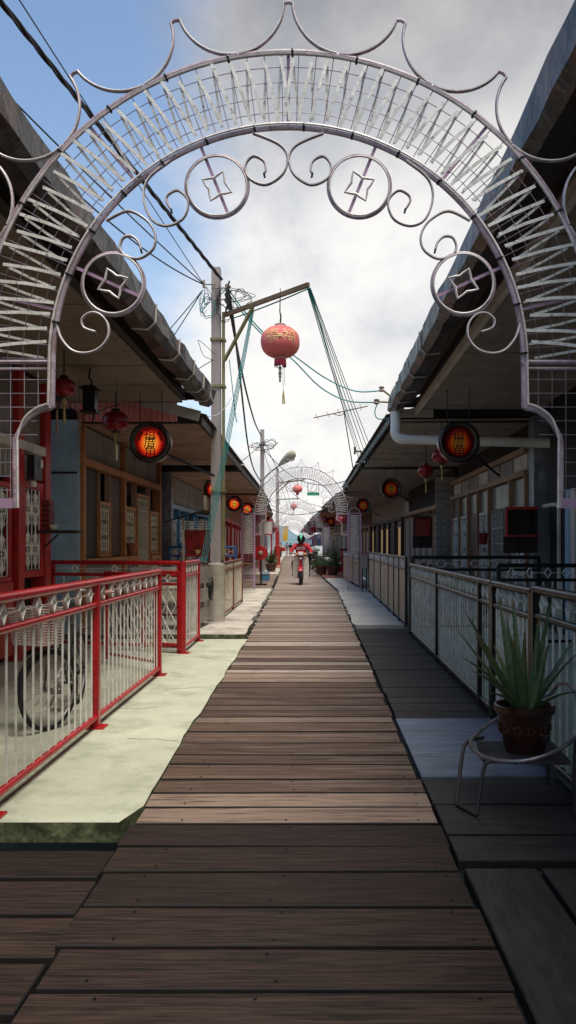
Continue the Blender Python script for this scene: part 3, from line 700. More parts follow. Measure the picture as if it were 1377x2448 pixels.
mb = MB(); mb.bar((-2.75, 12.22, 3.62), (-1.85, 12.22, 3.38), .03, .16, (0, 0, 1)); mb.build('barge_board', palew, h2)
for a in (12.02, 14.55, 17.78): slab_part('post', h2, -1, a, a + .11, .02, 3.25, -.15, .03, orangew)
slab_part('beam', h2, -1, 12.13, 17.78, 2.62, 2.73, -.14, .04, orangew); slab_part('sill', h2, -1, 12.13, 15.62, 1.10, 1.19, -.14, .06, orangew); slab_part('sill', h2, -1, 16.78, 17.78, 1.10, 1.19, -.14, .06, orangew)
for a, b in ((12.13, 13.4), (13.44, 14.5), (14.7, 15.6), (15.66, 16.7), (16.74, 17.7)): slab_part('panel', h2, -1, a, b, 2.76, 3.24, -.14, -.05, wallgrey)
slab_part('lower_wall', h2, -1, 12.13, 14.55, .04, 1.09, -.14, -.03, wallgrey); slab_part('lower_wall', h2, -1, 14.66, 15.62, .04, 1.09, -.14, -.03, wallgrey); slab_part('lower_wall', h2, -1, 16.78, 17.78, .04, 1.09, -.14, -.03, wallgrey)
slab_part('shutter', h2, -1, 12.16, 12.95, 1.2, 2.6, -.1, -.04, darkw); slab_part('shutter', h2, -1, 13.7, 14.5, 1.2, 2.6, -.1, -.04, brownw)
window(h2, -1, 12.98, 13.66, 1.2, 2.12, orangew, cream, 'diamond', walldark); window(h2, -1, 14.7, 15.52, 1.2, 2.12, orangew, cream, 'diamond', walldark)
window(h2, -1, 15.66, 16.74, .1, 2.42, orangew, cream, 'arch', walldark, .05, 'door', .008); window(h2, -1, 16.86, 17.7, 1.2, 2.12, orangew, cream, 'diamond', walldark)
for a in (12.98, 13.64, 14.72, 15.56, 16.82): slab_part('stile', h2, -1, a, a + .03, 2.13, 2.62, -.1, .0, tanw)
# ---- left: blue house
h3 = thing('house', 'house with blue window frames and a grey metal pier, behind the tall pole', 'house', (-4, 22, 0))
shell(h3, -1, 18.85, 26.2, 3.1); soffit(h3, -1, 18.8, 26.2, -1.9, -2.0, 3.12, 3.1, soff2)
roof(h3, -1, 18.75, 26.4, -1.78, -1.86, 3.28, 3.2)
mb = MB(); mb.box(-3.72, -3.47, 18.55, 18.8, .1, 3.1); mb.build('pier', pierm, h3)
slab_part('beam', h3, -1, 18.85, 26.2, 2.3, 2.4, -.14, .04, bluel)
for a in (18.86, 20.2, 21.5, 23.2, 25.0, 26.05): slab_part('post', h3, -1, a, a + .1, .05, 2.3, -.15, .03, bluew)
for a, b in ((18.98, 19.9), (19.95, 20.9), (20.95, 22.1), (22.15, 23.6), (23.65, 25.1)): slab_part('panel', h3, -1, a, b, 2.42, 3.08, -.14, -.05, wallgrey)
for a in (19.2, 20.4, 21.9, 23.5): window(h3, -1, a, a + .8, .95, 2.05, bluel, white, 'diamond', walldark)
slab_part('door', h3, -1, 22.75, 23.18, .1, 2.2, -.12, -.02, bluew)
slab_part('lower_wall', h3, -1, 18.97, 22.7, .05, .9, -.14, -.03, bluew)
slab_part('wall_panel', h3, -1, 24.4, 26.0, .05, 2.2, -.14, -.02, wallcream)
# ---- right: nearest house
k1 = thing('house', 'dark timber house under a long gutter, nearest on the right behind the dark green fence', 'house', (4, 6, 0))
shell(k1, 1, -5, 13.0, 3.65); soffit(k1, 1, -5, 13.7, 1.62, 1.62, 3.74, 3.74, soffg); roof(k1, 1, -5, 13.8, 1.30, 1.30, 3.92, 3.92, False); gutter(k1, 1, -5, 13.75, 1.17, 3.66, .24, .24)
mb = MB(); mb.box(1.62, 1.68, -5, 13.7, 3.64, 3.735); mb.build('eave_trim', palew, k1)
mb = MB(); mb.box(1.42, 1.56, -5, 13.7, 3.8, 3.9); mb.build('eave_beam', darkw, k1)
mb = MB(); mb.tube([(1.27, 13.35, 3.64), (1.27, 13.35, 3.36)], .085, 12); mb.tube(smoothpts([(1.27, 13.35, 3.37), (1.275, 13.35, 3.26), (1.33, 13.34, 3.19), (1.44, 13.33, 3.17)], 5), .088, 12); mb.tube([(1.43, 13.33, 3.17), (4.4, 13.0, 3.05)], .078, 12)
mb.build('downpipe', pvc, k1, True)
mb = MB(); mb.box(1.25, 1.95, 13.66, 13.7, 3.60, 3.74); mb.build('gable_trim', palew, k1)
slab_part('door_post', k1, 1, 11.35, 11.55, .02, 2.2, -.15, .04, bluel); slab_part('door_post', k1, 1, 11.15, 11.34, .02, 2.2, -.15, .03, palew)
slab_part('panel', k1, 1, 6, 11.1, .05, 2.6, -.15, -.04, brownw)
window(k1, 1, 7.2, 8.6, 1., 2.1, tanw, cream, 'diamond', walldark)
dr = MB(); dr.tube(smoothpts([FP(1, 11.9, .1, .02), FP(1, 11.9, 1.8, .02), FP(1, 11.92, 1.95, .02), FP(1, 12.1, 2.02, .02), FP(1, 12.7, 2.02, .02)], 5), .03, 6); dr.build('door_frame', palew, k1, True)
# ---- right: second house
k2 = thing('house', 'tan timbered house with ribbed glass lights and white grilles, on the right', 'house', (4, 17, 0))
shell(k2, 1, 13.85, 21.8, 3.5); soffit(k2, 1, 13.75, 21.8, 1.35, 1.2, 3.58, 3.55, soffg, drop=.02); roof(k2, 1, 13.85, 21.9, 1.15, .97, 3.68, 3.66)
mb = MB(); mb.bbox(3.62, 4.02, 13.45, 13.8, .02, 3.6); mb.build('pier', pierm, k2)
mb = MB(); mb.box(4.03, 9, 13.75, 13.83, .02, 3.7); mb.build('end_wall', walldark, k2)
slab_part('beam', k2, 1, 13.9, 21.7, 3.02, 3.12, -.14, .04, tanw); slab_part('beam', k2, 1, 13.9, 21.7, 2.62, 2.72, -.14, .045, tanw)
for i in range(7): slab_part('panel', k2, 1, 13.95 + i * 1.1, 14.95 + i * 1.1, 2.73, 3.01, -.14, -.04, wallgrey if i % 3 else palew)
for a in (13.86, 15.0, 16.9, 18.1, 19.3, 20.5, 21.6): slab_part('post', k2, 1, a, a + .09, .05, 2.62, -.15, .03, tanw)
for a, b in ((14.0, 14.95), (15.12, 16.85), (17.0, 18.05), (18.2, 19.25), (19.4, 20.45), (20.6, 21.55)): slab_part('transom', k2, 1, a, b, 2.14, 2.6, -.12, -.06, ribbed)
for a, st in ((14.05, 'star'), (17.05, 'diamond'), (19.45, 'diamond'), (20.65, 'star')): window(k2, 1, a, a + .85, .85, 2.12, palew, white, 'star', walldark)
window(k2, 1, 15.2, 16.8, .1, 2.12, brownw, white, 'cross', walldark, .05, 'door', .008); slab_part('shutter', k2, 1, 18.2, 19.2, .3, 2.12, -.1, -.03, brownw)
slab_part('lower_wall', k2, 1, 13.96, 15.0, .05, .84, -.14, -.03, wallgrey); slab_part('lower_wall', k2, 1, 17.0, 18.05, .05, .84, -.14, -.03, wallgrey); slab_part('lower_wall', k2, 1, 19.3, 21.6, .05, .84, -.14, -.03, wallgrey)
# ---- right: third house
k3 = thing('house', 'house with a dark ribbed end wall, third on the right', 'house', (4, 26, 0))
shell(k3, 1, 22.1, 30.8, 3.4); soffit(k3, 1, 22, 31, 1.2, 1.02, 3.54, 3.5, soffg); roof(k3, 1, 22, 31.1, .98, .84, 3.64, 3.66)
mb = MB()
for i in range(16): mb.box(3.2, 3.95, 22.02 + (.012 if i % 2 else 0), 22.1, .1 + i * .2, .28 + i * .2)
mb.build('end_wall', wallgrey, k3)
slab_part('beam', k3, 1, 22.15, 30.7, 2.5, 2.62, -.14, .04, tanw)
for i in range(8): slab_part('post', k3, 1, 22.2 + i * 1.2, 22.29 + i * 1.2, .05, 2.5, -.15, .03, tanw)
for i, a in enumerate((22.35, 23.55, 24.75, 25.95)): window(k3, 1, a, a + 1., .8, 2.3, tanw, white, 'bars', walldark)
for a in (27.2, 28.4, 29.6): window(k3, 1, a, a + 1., .7, 2.4, tanw, white, 'bars', walldark)
slab_part('lower_wall', k3, 1, 22.2, 30.7, .05, .68, -.14, -.03, wallgrey)
# ---- the rows beyond
def far_house(s, y0, y1, label, wallm, fm, dz, sm, eo0, eo1, pane=glass):
    h = thing('house', label, 'house', (XF(s, y0), (y0 + y1) / 2, 0))
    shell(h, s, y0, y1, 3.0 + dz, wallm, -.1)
    e0, e1 = cen(y0) + s * eo0, cen(y1) + s * eo1
    soffit(h, s, y0, y1, e0 + s * .15, e1 + s * .15, 3.1 + dz, 3.1 + dz, sm); roof(h, s, y0 - .1, y1 + .1, e0, e1, 3.24 + dz, 3.24 + dz, y0 < 40)
    slab_part('beam', h, s, y0 + .05, y1 - .05, 2.4, 2.52, -.09, .03, fm)
    n = int((y1 - y0) / 1.9)
    for i in range(n + 1): a = lerp(y0 + .05, y1 - .2, i / n); slab_part('post', h, s, a, a + .13, .05, 2.4, -.09, .035, fm)
    for i in range(n):
        a = lerp(y0 + .05, y1 - .2, i / n) + .3; b = a + min(1.25, (y1 - y0) / n - .45)
        if i % 3 == 1: slab_part('door', h, s, a, b, .06, 2.2, -.09, .0, fm)
        else: window(h, s, a, b, .9, 2.2, fm, white, 'bars' if y0 < 45 and pane is glass else None, pane)
    return h
far_house(-1, 26.7, 36.2, 'cream walled house with red posts beside the second arch on the left', wallcream, redw, .12, soff3, 1.36, 1.3)
far_house(-1, 36.6, 50, 'pale pink house with red woodwork beyond the cream house on the left', mat('pink_render', (.5, .3, .26), .8), redw, .05, soff3, 1.34, 1.4)
far_house(-1, 50.5, 76, 'long grey house far down the left side of the boardwalk', wallgrey, redw, -.1, soff2, 1.5, 1.5)
far_house(-1, 76.5, 103, 'last house on the left near the sea end of the boardwalk', wallcream, bluew, -.2, soff2, 1.6, 1.6)
far_house(1, 31.5, 44, 'house with warm yellow windows behind the potted palms on the right', wallgrey, darkw, .22, soffg, 1.45, 1.3, warmlit)
far_house(1, 44.5, 60, 'brown roofed house behind the third arch on the right', brownw, tanw, .1, soff3, 1.25, 1.15)
far_house(1, 60.5, 80, 'grey house far down the right side of the boardwalk', wallgrey, palew, .0, soffg, 1.15, 1.05)
far_house(1, 80.5, 103, 'last house on the right near the sea end of the boardwalk', wallcream, palew, -.1, soffg, 1.1, 1.1)
# ------------------------------------------------------------------ fences
redp = mat('red_gloss_paint', (.44, .012, .016), .3, var=.2, scale=10, bump=.15, bscale=60, dirt=(.14, .01, .01), damt=.5, dscale=6, spec=.5, speck=((.05, .012, .008), 50., .64, .8))
greenp = mat('dark_green_gloss_paint', (.008, .011, .010), .35, var=.3, scale=10, bump=.15, bscale=60, spec=.35)
palegreen = mat('pale_green_white_paint', (.82, .86, .78), .5, var=.2, scale=12, bump=.15, dirt=(.2, .2, .15), damt=.6, dscale=8)
brownp = mat('brown_red_paint', (.20, .06, .045), .5, var=.25, scale=8, dirt=(.1, .05, .03), damt=.5)
bluep = mat('blue_rail_paint', (.03, .12, .30), .4, var=.2, scale=8)
board_ = mat('grey_weathered_board', (.33, .29, .25), .8, var=.25, scale=6, bump=.4, bscale=30, stretch=(1, 1, 3), dirt=(.14, .11, .09), damt=.7, dscale=3)
creampanel = mat('cream_fence_sheet', (.50, .42, .32), .6, var=.15, scale=3, bump=.15, dirt=(.28, .2, .13), damt=.7, dscale=1.6)
BAL = {}
def fence(name, label, a, b, z0, h, rail, infill, posts=None, mid=.17, bot=.08, bal=.132, dia=True, lattice=False, plates=True, wide=.06, sheet=None, group=None, cat='fence', dstyle='diamond', balr=.009):
    a = Vector((a[0], a[1], z0)); b = Vector((b[0], b[1], z0)); d = (b - a); Ln = d.length; d = d / Ln; ang = atan2(d.y, d.x); sd = Vector((-d.y, d.x, 0)); Z = Vector((0, 0, 1))
    root = thing(name, label, cat, (a + b) / 2, group)
    P = lambda s_, z, o=0.: a + d * s_ + Z * z + sd * o
    posts = [0, Ln] if posts is None else posts
    def rail_(nm, z, r):
        m_ = MB().tube([P(-.01, z), P(Ln + .01, z)], r, 10); return m_.build(nm, rail, root, True)
    rail_('top_rail', h, wide / 2)
    if mid: rail_('middle_rail', h - mid, wide * .38)
    rail_('bottom_rail', bot, wide * .38)
    for p in posts:
        m_ = MB(); q = wide * .52
        m_.bar(P(p, .012), P(p, h - .005), q * 1.7, q * 1.7, d); po = m_.build('post', rail, root)
        if plates:
            m_ = MB(); c = P(p, .006)
            m_.bar(c - d * .075, c + d * .075, .15, .012); pl = m_.build('base_plate', rail, po)
    zt = h - mid - wide * .3 if mid else h - .03
    spans = list(zip(posts, posts[1:]))
    for (s0, s1) in spans:
        s0 += .05; s1 -= .05; w_ = s1 - s0
        if sheet is not None:
            m_ = MB(); m_.bar(P(s0, (bot + zt) / 2), P(s1, (bot + zt) / 2), .012, zt - bot - .02); m_.build('sheet', sheet, root)
        elif lattice:
            m_ = MB(); n = max(2, round(w_ / .17)); q = w_ / n; rows = max(3, round((zt - bot) / (q * 1.9))); rh = (zt - bot) / rows
            for i in range(n):
                for j in range(rows):
                    x0, z_0 = s0 + q * i, bot + rh * j
                    m_.tube([P(x0, z_0), P(x0 + q, z_0 + rh)], .007, 4); m_.tube([P(x0 + q, z_0, .008), P(x0, z_0 + rh, .008)], .007, 4)
            m_.build('lattice', infill, root)
        else:
            n = max(2, round(w_ / bal))
            key = (name, round(zt - bot, 3), infill.name, round(balr, 4))
            for i in range(n):
                c = P(s0 + w_ * (i + .5) / n, (bot + zt) / 2)
                if key not in BAL:
                    hh = (zt - bot) / 2; BAL[key] = MB().box(-balr, balr, -balr * .45, balr * .45, -hh, hh).build('baluster', infill, root, off=Vector((0, 0, 0))).data; o = bpy.data.objects[-1]; o = [k for k in root.children if k.data is BAL[key]][-1]
                else: o = put('baluster', BAL[key], root)
                o.location = c - root.location; o.rotation_euler = (0, 0, ang)
        if dia and mid:
            n = max(1, round(w_ / (bal * 2))); zc = h - mid / 2; key = (name, 'dia', infill.name, dstyle, round(mid, 3))
            for i in range(n):
                c = P(s0 + w_ * (i + .5) / n, zc); L2 = w_ / n
                if key not in BAL:
                    m_ = MB(); q = min(.045, L2 * .22); hh = mid / 2 - wide * .42
                    if dstyle == 'diamond': pts = [(-q, 0, 0), (0, 0, hh), (q, 0, 0), (0, 0, -hh), (-q, 0, 0)]
                    else: pts = [(q * 1.6 * cos(t_ * pi / 6), 0, hh * .8 * sin(t_ * pi / 6)) for t_ in range(13)]
                    m_.strip(pts, .028, .005, (0, 1, 0)) if False else [m_.bar(pts[k], pts[k + 1], .03, .006, Vector((pts[k + 1][2] - pts[k][2], 0, -(pts[k + 1][0] - pts[k][0])))) for k in range(len(pts) - 1)]
                    for sg in (-1, 1): m_.tube([(sg * (q if dstyle == 'diamond' else q * 1.6), 0, 0), (sg * L2 / 2, 0, 0)], .0045, 4)
                    o = m_.build(dstyle, infill, root, off=Vector((0, 0, 0))); BAL[key] = o.data
                else: o = put(dstyle, BAL[key], root)
                o.location = c - root.location; o.rotation_euler = (0, 0, ang)
    return root
FG = 'metal fences along the boardwalk'
fence('fence', 'red railed fence with white balusters and diamonds, near left, bicycle behind it', (-1.685, 4.02), (-1.71, 8.44), .018, 1.10, redp, white, [0, 2.0, 4.42], group=FG)
fence('fence', 'short red fence with white balusters ending beside the tall pole base', (-1.74, 10.15), (-1.755, 11.45), .018, 1.15, redp, white, [0, 1.3], bal=.115, group=FG)
fence('fence', 'red cross fence with a row of diamonds in front of the blue grey wall', (-3.62, 10.75), (-1.80, 10.2), .018, 1.15, redp, white, [0, 1.9], mid=.16, bal=.26, plates=False, group=FG)
fence('gate', 'open red gate of white lattice standing behind the near red fence', (-2.52, 9.35), (-1.78, 8.62), .05, 1.02, redp, white, [0, 1.04], mid=.15, bal=.13, lattice=True, plates=False, wide=.045, cat='gate')
fence('gate', 'red lattice panel closing the verandah beside the short red fence', (-2.3, 10.32), (-1.79, 10.12), .05, 1.0, redp, white, [0, .548], mid=.15, lattice=True, plates=False, wide=.045, cat='gate')
fence('fence', 'blue railed fence with white balusters across the blue house verandah', (-3.5, 18.4), (-1.95, 18.4), .05, 1.30, bluep, white, [0, 1.55], mid=.2, bal=.15, plates=False, group=FG)
fence('fence', 'brown railed fence with cream balusters just beyond the tall pole', (-1.78, 14.5), (-1.83, 18.6), .05, 1.02, brownp, cream, [0, 2.0, 4.1], mid=.14, bal=.13, plates=False, wide=.05, group=FG)
fence('fence', 'short brown cross rail between the tall pole and the brown fence', (-3.4, 14.45), (-1.83, 14.45), .05, 1.02, brownp, cream, [0, 1.57], mid=.14, bal=.14, plates=False, wide=.05, group=FG)
fence('fence', 'dark green fence with pale balusters, near right, running behind the aloe', (1.40, 6.44), (1.42, 12.45), -.01, 1.10, greenp, palegreen, [0, .5, 3.1, 6.0], bal=.10, plates=False, group=FG, balr=.008)
fence('fence', 'dark green railed fence with pale diamonds, nearest right, beside the pot chair', (1.44, 3.3), (1.41, 5.2), -.01, 1.12, greenp, palegreen, [0, 1.9], plates=False, group=FG, balr=.009)
fence('gate', 'dark green gate with wide pale slats in the right fence behind the aloe', (1.41, 5.27), (1.40, 6.38), .02, 1.07, greenp, palegreen, [0, 1.11], bal=.11, plates=False, group=FG, balr=.02, cat='gate')
fence('fence', 'dark cross fence with oval rings before the tan timbered house', (1.5, 12.9), (3.55, 12.9), .0, 1.2, greenp, palegreen, [0, 2.05], mid=.2, bal=.13, plates=False, group=FG, dstyle='ring', balr=.009)
fence('fence', 'dark cross fence with diamonds before the blue and white doorway', (2.45, 10.9), (3.55, 10.9), .0, 1.12, greenp, palegreen, [0, 1.1], mid=.2, bal=.13, plates=False, group=FG, balr=.009)
fence('fence', 'dark framed fence of cream sheets with white diamonds, right of the boardwalk', (1.43, 13.2), (1.42, 22.9), .03, 1.16, greenp, white, [0, 1.1, 2.1, 3.3, 5.4, 7.6, 9.7], mid=.19, bal=.09, plates=False, wide=.05, sheet=creampanel, group=FG)
fence('fence', 'far cream sheet fence beyond the second arch on the right', (1.25, 25.2), (.95, 32.2), .03, 1.1, greenp, white, [0, 2.3, 4.6, 7.0], mid=.17, bal=.1, plates=False, wide=.05, sheet=creampanel, group=FG)
# grey board barricade by the tall pole
t = thing('board_barrier', 'barrier of grey weathered boards between the short red fence and the tall pole', 'barrier', (-1.9, 12.5, .08))
for z, w_, dx in ((.30, .24, 0), (.62, .2, .03), (.93, .26, -.02)):
    mb = MB(); mb.bar((-1.93 + dx, 11.75, z), (-1.84 + dx, 13.3, z - .02), .03, w_); mb.build('board', board_, t)
for a in (12.0, 13.1): mb = MB(); mb.box(-1.98, -1.925, a, a + .07, .05, 1.08); mb.build('post', board_, t)
cc_ = MB()
for k in range(4): cc_.tube([(-1.82 + .015 * k, 13.05 + (.12 + .01 * k) * cos(i * pi / 9), .68 + (.16 + .012 * k) * sin(i * pi / 9)) for i in range(18)], .008, 5, True)
tag(cc_.build('cable_coil', black), 'coil of black cable hung on the grey boards by the tall pole', 'cable')
# ------------------------------------------------------------------ poles
polem = mat('grey_concrete_pole', (.40, .355, .34), .8, var=.15, scale=3, bump=.3, stretch=(3, 3, .5), dirt=(.2, .16, .15), damt=.6, dscale=3)
steelo = mat('olive_steel', (.26, .23, .10), .5, var=.25, scale=8, bump=.2, dirt=(.12, .07, .03), damt=.6)
rusty = mat('rusty_steel', (.20, .13, .07), .6, var=.35, scale=8, bump=.3, dirt=(.07, .035, .02), damt=.7)
basec = mat('pole_base_concrete', (.46, .42, .36), .85, var=.15, scale=3, bump=.3, dirt=(.22, .18, .11), damt=.8, dscale=2)
redbase = mat('red_pole_base', (.42, .03, .03), .5, var=.15)
porc = mat('insulator', (.34, .27, .2), .3, var=.2)
def pole(label, x, y, ztop, w_, bz, br, bh, bm):
    t = thing('utility_pole', label, 'pole', (x, y, bz), 'utility poles')
    mb = MB(); q = w_ / 2
    mb.hexa([(x - q * 1.15, y - q, bz), (x + q * 1.15, y - q, bz), (x + q * 1.15, y + q, bz), (x - q * 1.15, y + q, bz), (x - q, y - q, ztop), (x + q, y - q, ztop), (x + q, y + q, ztop), (x - q, y + q, ztop)])
    mb.build('shaft', polem, t)
    if br:
        mb = MB(); mb.lathe([(br, bz), (br, bz + bh - .05), (br * .98, bz + bh - .012), (br * .9, bz + bh), (q, bz + bh + .02)], (x, y, 0), 24); mb.build('base', bm, t, True)
    return t
PX0, PY0 = gx(517, 13.7), 13.7
p1 = pole('tallest grey concrete pole carrying the lantern arm, left of the boardwalk', PX0, PY0, 6.17, .15, .08, .15, 1.0, basec)
# steel upright, arm and brace bolted to the pole
ux = PX0 + .13
A0 = Vector((ux + .02, 13.62, 5.34)); A1 = Vector((gx(738, 12.3), 12.3, 5.43)); ad = (A1 - A0)
mb = MB(); mb.bar((ux, 13.66, 1.15), (ux, 13.66, 5.4), .05, .05, (0, 1, 0)); mb.build('upright', steelo, p1)
mb = MB(); mb.bar(A0, A1, .05, .07); mb.build('arm', rusty, p1)
mb = MB(); mb.bar(A0 + Vector((0, 0, -.78)), A0 + ad * .36 - Vector((0, 0, .04)), .045, .045); mb.build('brace', steelo, p1)
for z in (4.93, 4.13, 2.33): mb = MB(); mb.box(PX0 - .095, ux + .035, 13.6, 13.79, z - .02, z + .02); mb.build('clamp', steelo, p1)
for z, sx in ((5.86, -1), (5.80, 1), (5.6, 1)):
    mb = MB(); mb.tube([(PX0, PY0 - .1, z), (PX0 + sx * .2, PY0 - .1, z)], .012, 5); mb.tube([(PX0 + sx * .2, PY0 - .1, z - .06), (PX0 + sx * .2, PY0 - .1, z + .07)], .022, 6)
    mb.build('insulator', porc, p1)
p2 = pole('second pole carrying a street lamp, behind the tall pole', gx(627, 34), 34, gz(1027, 34), .16, .06, 0, 0, basec)
p3 = pole('third pole with a round red base at the left edge of the boardwalk', gx(663, 52), 52, gz(1120, 52), .2, .1, .19, 1.25, redbase)
mb = MB(); x_, y_ = gx(663, 52), 52; mb.box(x_ - .12, x_ + .12, y_ - .12, y_ + .12, 1.4, 2.6); mb.build('red_band', redbase, p3)
for v0, v1, u1 in ((1155, 1147, 728),): mb = MB(); mb.bar((x_, 51.9, gz(v0, 52)), (gx(u1, 51), 51, gz(v1, 51)), .07, .09); mb.build('arm', rusty, p3); mb = MB(); mb.bar((x_, 51.9, gz(1178, 52)), (gx(690, 51.6), 51.6, gz(1152, 51.6)), .06, .06); mb.build('brace', steelo, p3)
mb = MB(); mb.bar((x_, 51.9, gz(1194, 52)), (gx(715, 51), 51, gz(1192, 51)), .06, .06); mb.build('arm', rusty, p3)
lampm = mat('lamp_head_paint', (.42, .40, .30), .45, var=.1); lens = mat('lamp_lens', (.75, .74, .7), .15, bump=0)
t = thing('street_lamp', 'street lamp on a slanted arm fixed to the second pole', 'street lamp', (gx(627, 34), 33.9, 4.4))
mb = MB(); mb.tube(smoothpts([(gx(629, 34), 33.85, gz(1148, 34)), (gx(645, 33.6), 33.6, gz(1130, 33.6)), (gx(672, 33), 33, gz(1110, 33))], 4), .035, 6); mb.build('arm', lampm, t, True)
h0, h1_ = gp(668, 1111, 33), gp(704, 1082, 32.4); dd = h1_ - h0
mb = MB(); rr_ = [.05, .11, .16, .19, .17, .08]; mb.tube([h0 + dd * k for k in (0, .2, .45, .7, .9, 1)], rr_, 8); mb.build('head', lampm, t, True)
mb = MB(); mb.ball(h0 + dd * .72 - Vector((0, 0, .1)), .2, .12, .12, 10, 6); mb.build('lens', lens, t, True)
# ------------------------------------------------------------------ cables and ropes
tealm = mat('teal_rope', (.03, .26, .26), .5, var=.3, scale=30, bump=0); cabm = mat('black_cable', (.012, .013, .014), .45, bump=0); whitec = mat('white_cable', (.6, .6, .58), .5, bump=0)
def cable(label, pts, r, m=cabm, group=None, cat='cable', name='power_cable', n=1):
    mb = MB(); mb.tube(pts, r, 5); return tag(mb.build(name, m, None, True), label, cat, group)
P1 = Vector((PX0 + .12, PY0 - .1, 5.98))
far = P1 + (Vector((gx(0, 6.6), 6.6, gz(-40, 6.6))) - P1) * 1.0
a, b = Vector((PX0 + .1, 13.6, gz(668, 13.6))), Vector((gx(-2, 7.0), 7.0, gz(-8, 7.0))); b2 = a + (b - a) * 2.6
pts = sag(a, b2, .03, 90); mb = MB()
for k in range(3):
    q = []
    for i, p in enumerate(pts):
        an = i * 1.15 + k * 2 * pi / 3; q.append(p + Vector((cos(an), 0, sin(an))) * .017)
    mb.tube(smoothpts(q, 3), .015, 6)
tag(mb.build('twisted_cable', cabm, None, True), 'thick twisted black power cable running from the tall pole to the top left', 'cable')
CG = 'thin black service wires from the tall pole'
def ray(u, v, D): return gp(u, v, D)
L0 = Vector((PX0 - .2, 13.6, 5.86))
for lab, (u, v, D), s_, r in (('thin wire just above the thick twisted cable at the top left', (52, -4, 7.2), .05, .007), ('thin wire crossing the left arch band from the edge of the photo', (-3, 178, 8.0), .12, .010), ('wire passing behind the left gutter to the tall pole', (60, 340, 8.6), .18, .011)):
    b = ray(u, v, D); cable(lab, sag(L0, L0 + (b - L0) * (1.8 if v < 200 else 1.0), s_, 24), r, group=CG)
for lab, (u, v, D) in (('lower teal service wire dropping left from the tall pole', (395, 789, 15.6)), ('upper teal service wire dropping left from the tall pole', (414, 814, 15.8))):
    cable(lab, sag(L0 + Vector((-.02, 0, -.1)), ray(u, v, D) + Vector((-.5, .6, -.35)), .02), .010, tealm if 'teal' in lab else cabm)
def px_cable(label, pp, r, m=cabm, **k): cable(label, smoothpts([gp(*q) for q in pp], 6), r, m, **k)
T2 = (622, 1030, 33.9)
px_cable('heavy black cable sagging from the tall pole to the top of the second pole', [(541, 682, 13.6), (549, 735, 14.4), (570, 850, 17.5), (592, 950, 22), (610, 1012, 28), (625, 1042, 33.8)], .026)
px_cable('black cable falling from the tall pole to the middle of the second pole', [(545, 690, 13.6), (558, 770, 14.6), (574, 905, 18), (592, 1060, 24), (606, 1120, 30), (624, 1152, 33.8)], .024)
px_cable('thin white wire looping from the left gutter around the tall pole', [(452, 968, 12.9), (470, 985, 12.9), (495, 995, 13.2), (522, 990, 13.5), (545, 965, 13.6), (553, 950, 13.7)], .006, whitec)
px_cable('wire looping off the tall pole halfway up', [(514, 848, 13.55), (496, 830, 13.5), (475, 813, 13.4), (476, 822, 13.4), (487, 850, 13.45), (512, 862, 13.55)], .005)
px_cable('short wire from the tall pole down to the left roof', [(510, 860, 13.55), (490, 872, 13.7), (466, 887, 14.0)], .007)
for lab, pp in (('upper wire from the tall pole behind the lantern to the right gutter', [(545, 690, 13.6), (585, 745, 13.6), (640, 805, 13.7), (705, 852, 13.7), (780, 905, 13.8), (850, 935, 13.8), (912, 934, 13.7)]),
                ('lower wire from the tall pole behind the lantern to the right gutter', [(545, 700, 13.6), (590, 760, 13.6), (640, 812, 13.7), (700, 860, 13.7), (765, 925, 13.8), (830, 958, 13.8), (900, 962, 13.7)])):
    px_cable(lab, pp, .012, tealm)
px_cable('teal wire loop hanging under the right insulators', [(902, 965, 13.7), (896, 985, 13.7), (902, 1000, 13.7), (920, 1002, 13.72), (935, 996, 13.74)], .009, tealm)
# loops of spare wire near the pole top
k_ = 0
for (u, v, rx, ry, lab) in ((497, 735, 14, 26, 'coil of spare wire hanging left of the tall pole top'), (560, 715, 38, 26, 'wide loop of spare wire right of the tall pole top'), (537, 730, 16, 42, 'narrow loop of spare wire in front of the tall pole top')):
    mb = MB()
    for q in range(2): mb.tube([gp(u + (rx + 4 * q) * cos(i * pi / 12) + 3 * sin(2.3 * i), v + (ry - 5 * q) * sin(i * pi / 12) + 2 * cos(1.7 * i), 13.55 + .04 * q) for i in range(24)], .006, 4, True)
    tag(mb.build('wire_loop', tealm if k_ == 0 else cabm, None, True), lab, 'wire', 'loops of spare wire at the tall pole'); k_ += 1
mb = MB()
for q in range(5): mb.tube([gp(548 + 3 * sin(q), 672 + 12 * q, 13.55), gp(540 + 4 * cos(2 * q), 690 + 14 * q, 13.5), gp(546, 715 + 8 * q, 13.52)], .016, 5)
tag(mb.build('wire_splice', cabm, None, True), 'clump of black taped cable joints beside the tall pole top', 'cable')
for (u, v, r) in ((612, 1066, 11), (646, 1060, 14)):
    mb = MB()
    for q in range(2): mb.tube([gp(u + (r + 4 * q) * cos(i * pi / 10) + 2 * sin(1.9 * i + q), v + (r * .7 - 4 * q) * sin(i * pi / 10) + 2.5 * cos(1.3 * i + 2 * q), 33.8) for i in range(20)], .012, 4, True)
    tag(mb.build('wire_loop', cabm, None, True), 'loop of wire at the left of the second pole top' if u < 630 else 'loop of wire at the right of the second pole top', 'wire', 'loops of wire at the second pole')
for lab, pp in (('wire from the second pole left to the roof behind the tall pole', [(624, 1062, 33.9), (600, 1085, 31), (570, 1108, 28)]), ('wire dropping from the second pole to the second arch crown', [(632, 1058, 33.9), (648, 1092, 30), (668, 1130, 26)]), ('wire from the second pole to the third pole', [(630, 1066, 34), (640, 1110, 42), (660, 1140, 51.8)])):
    px_cable(lab, pp, .014)
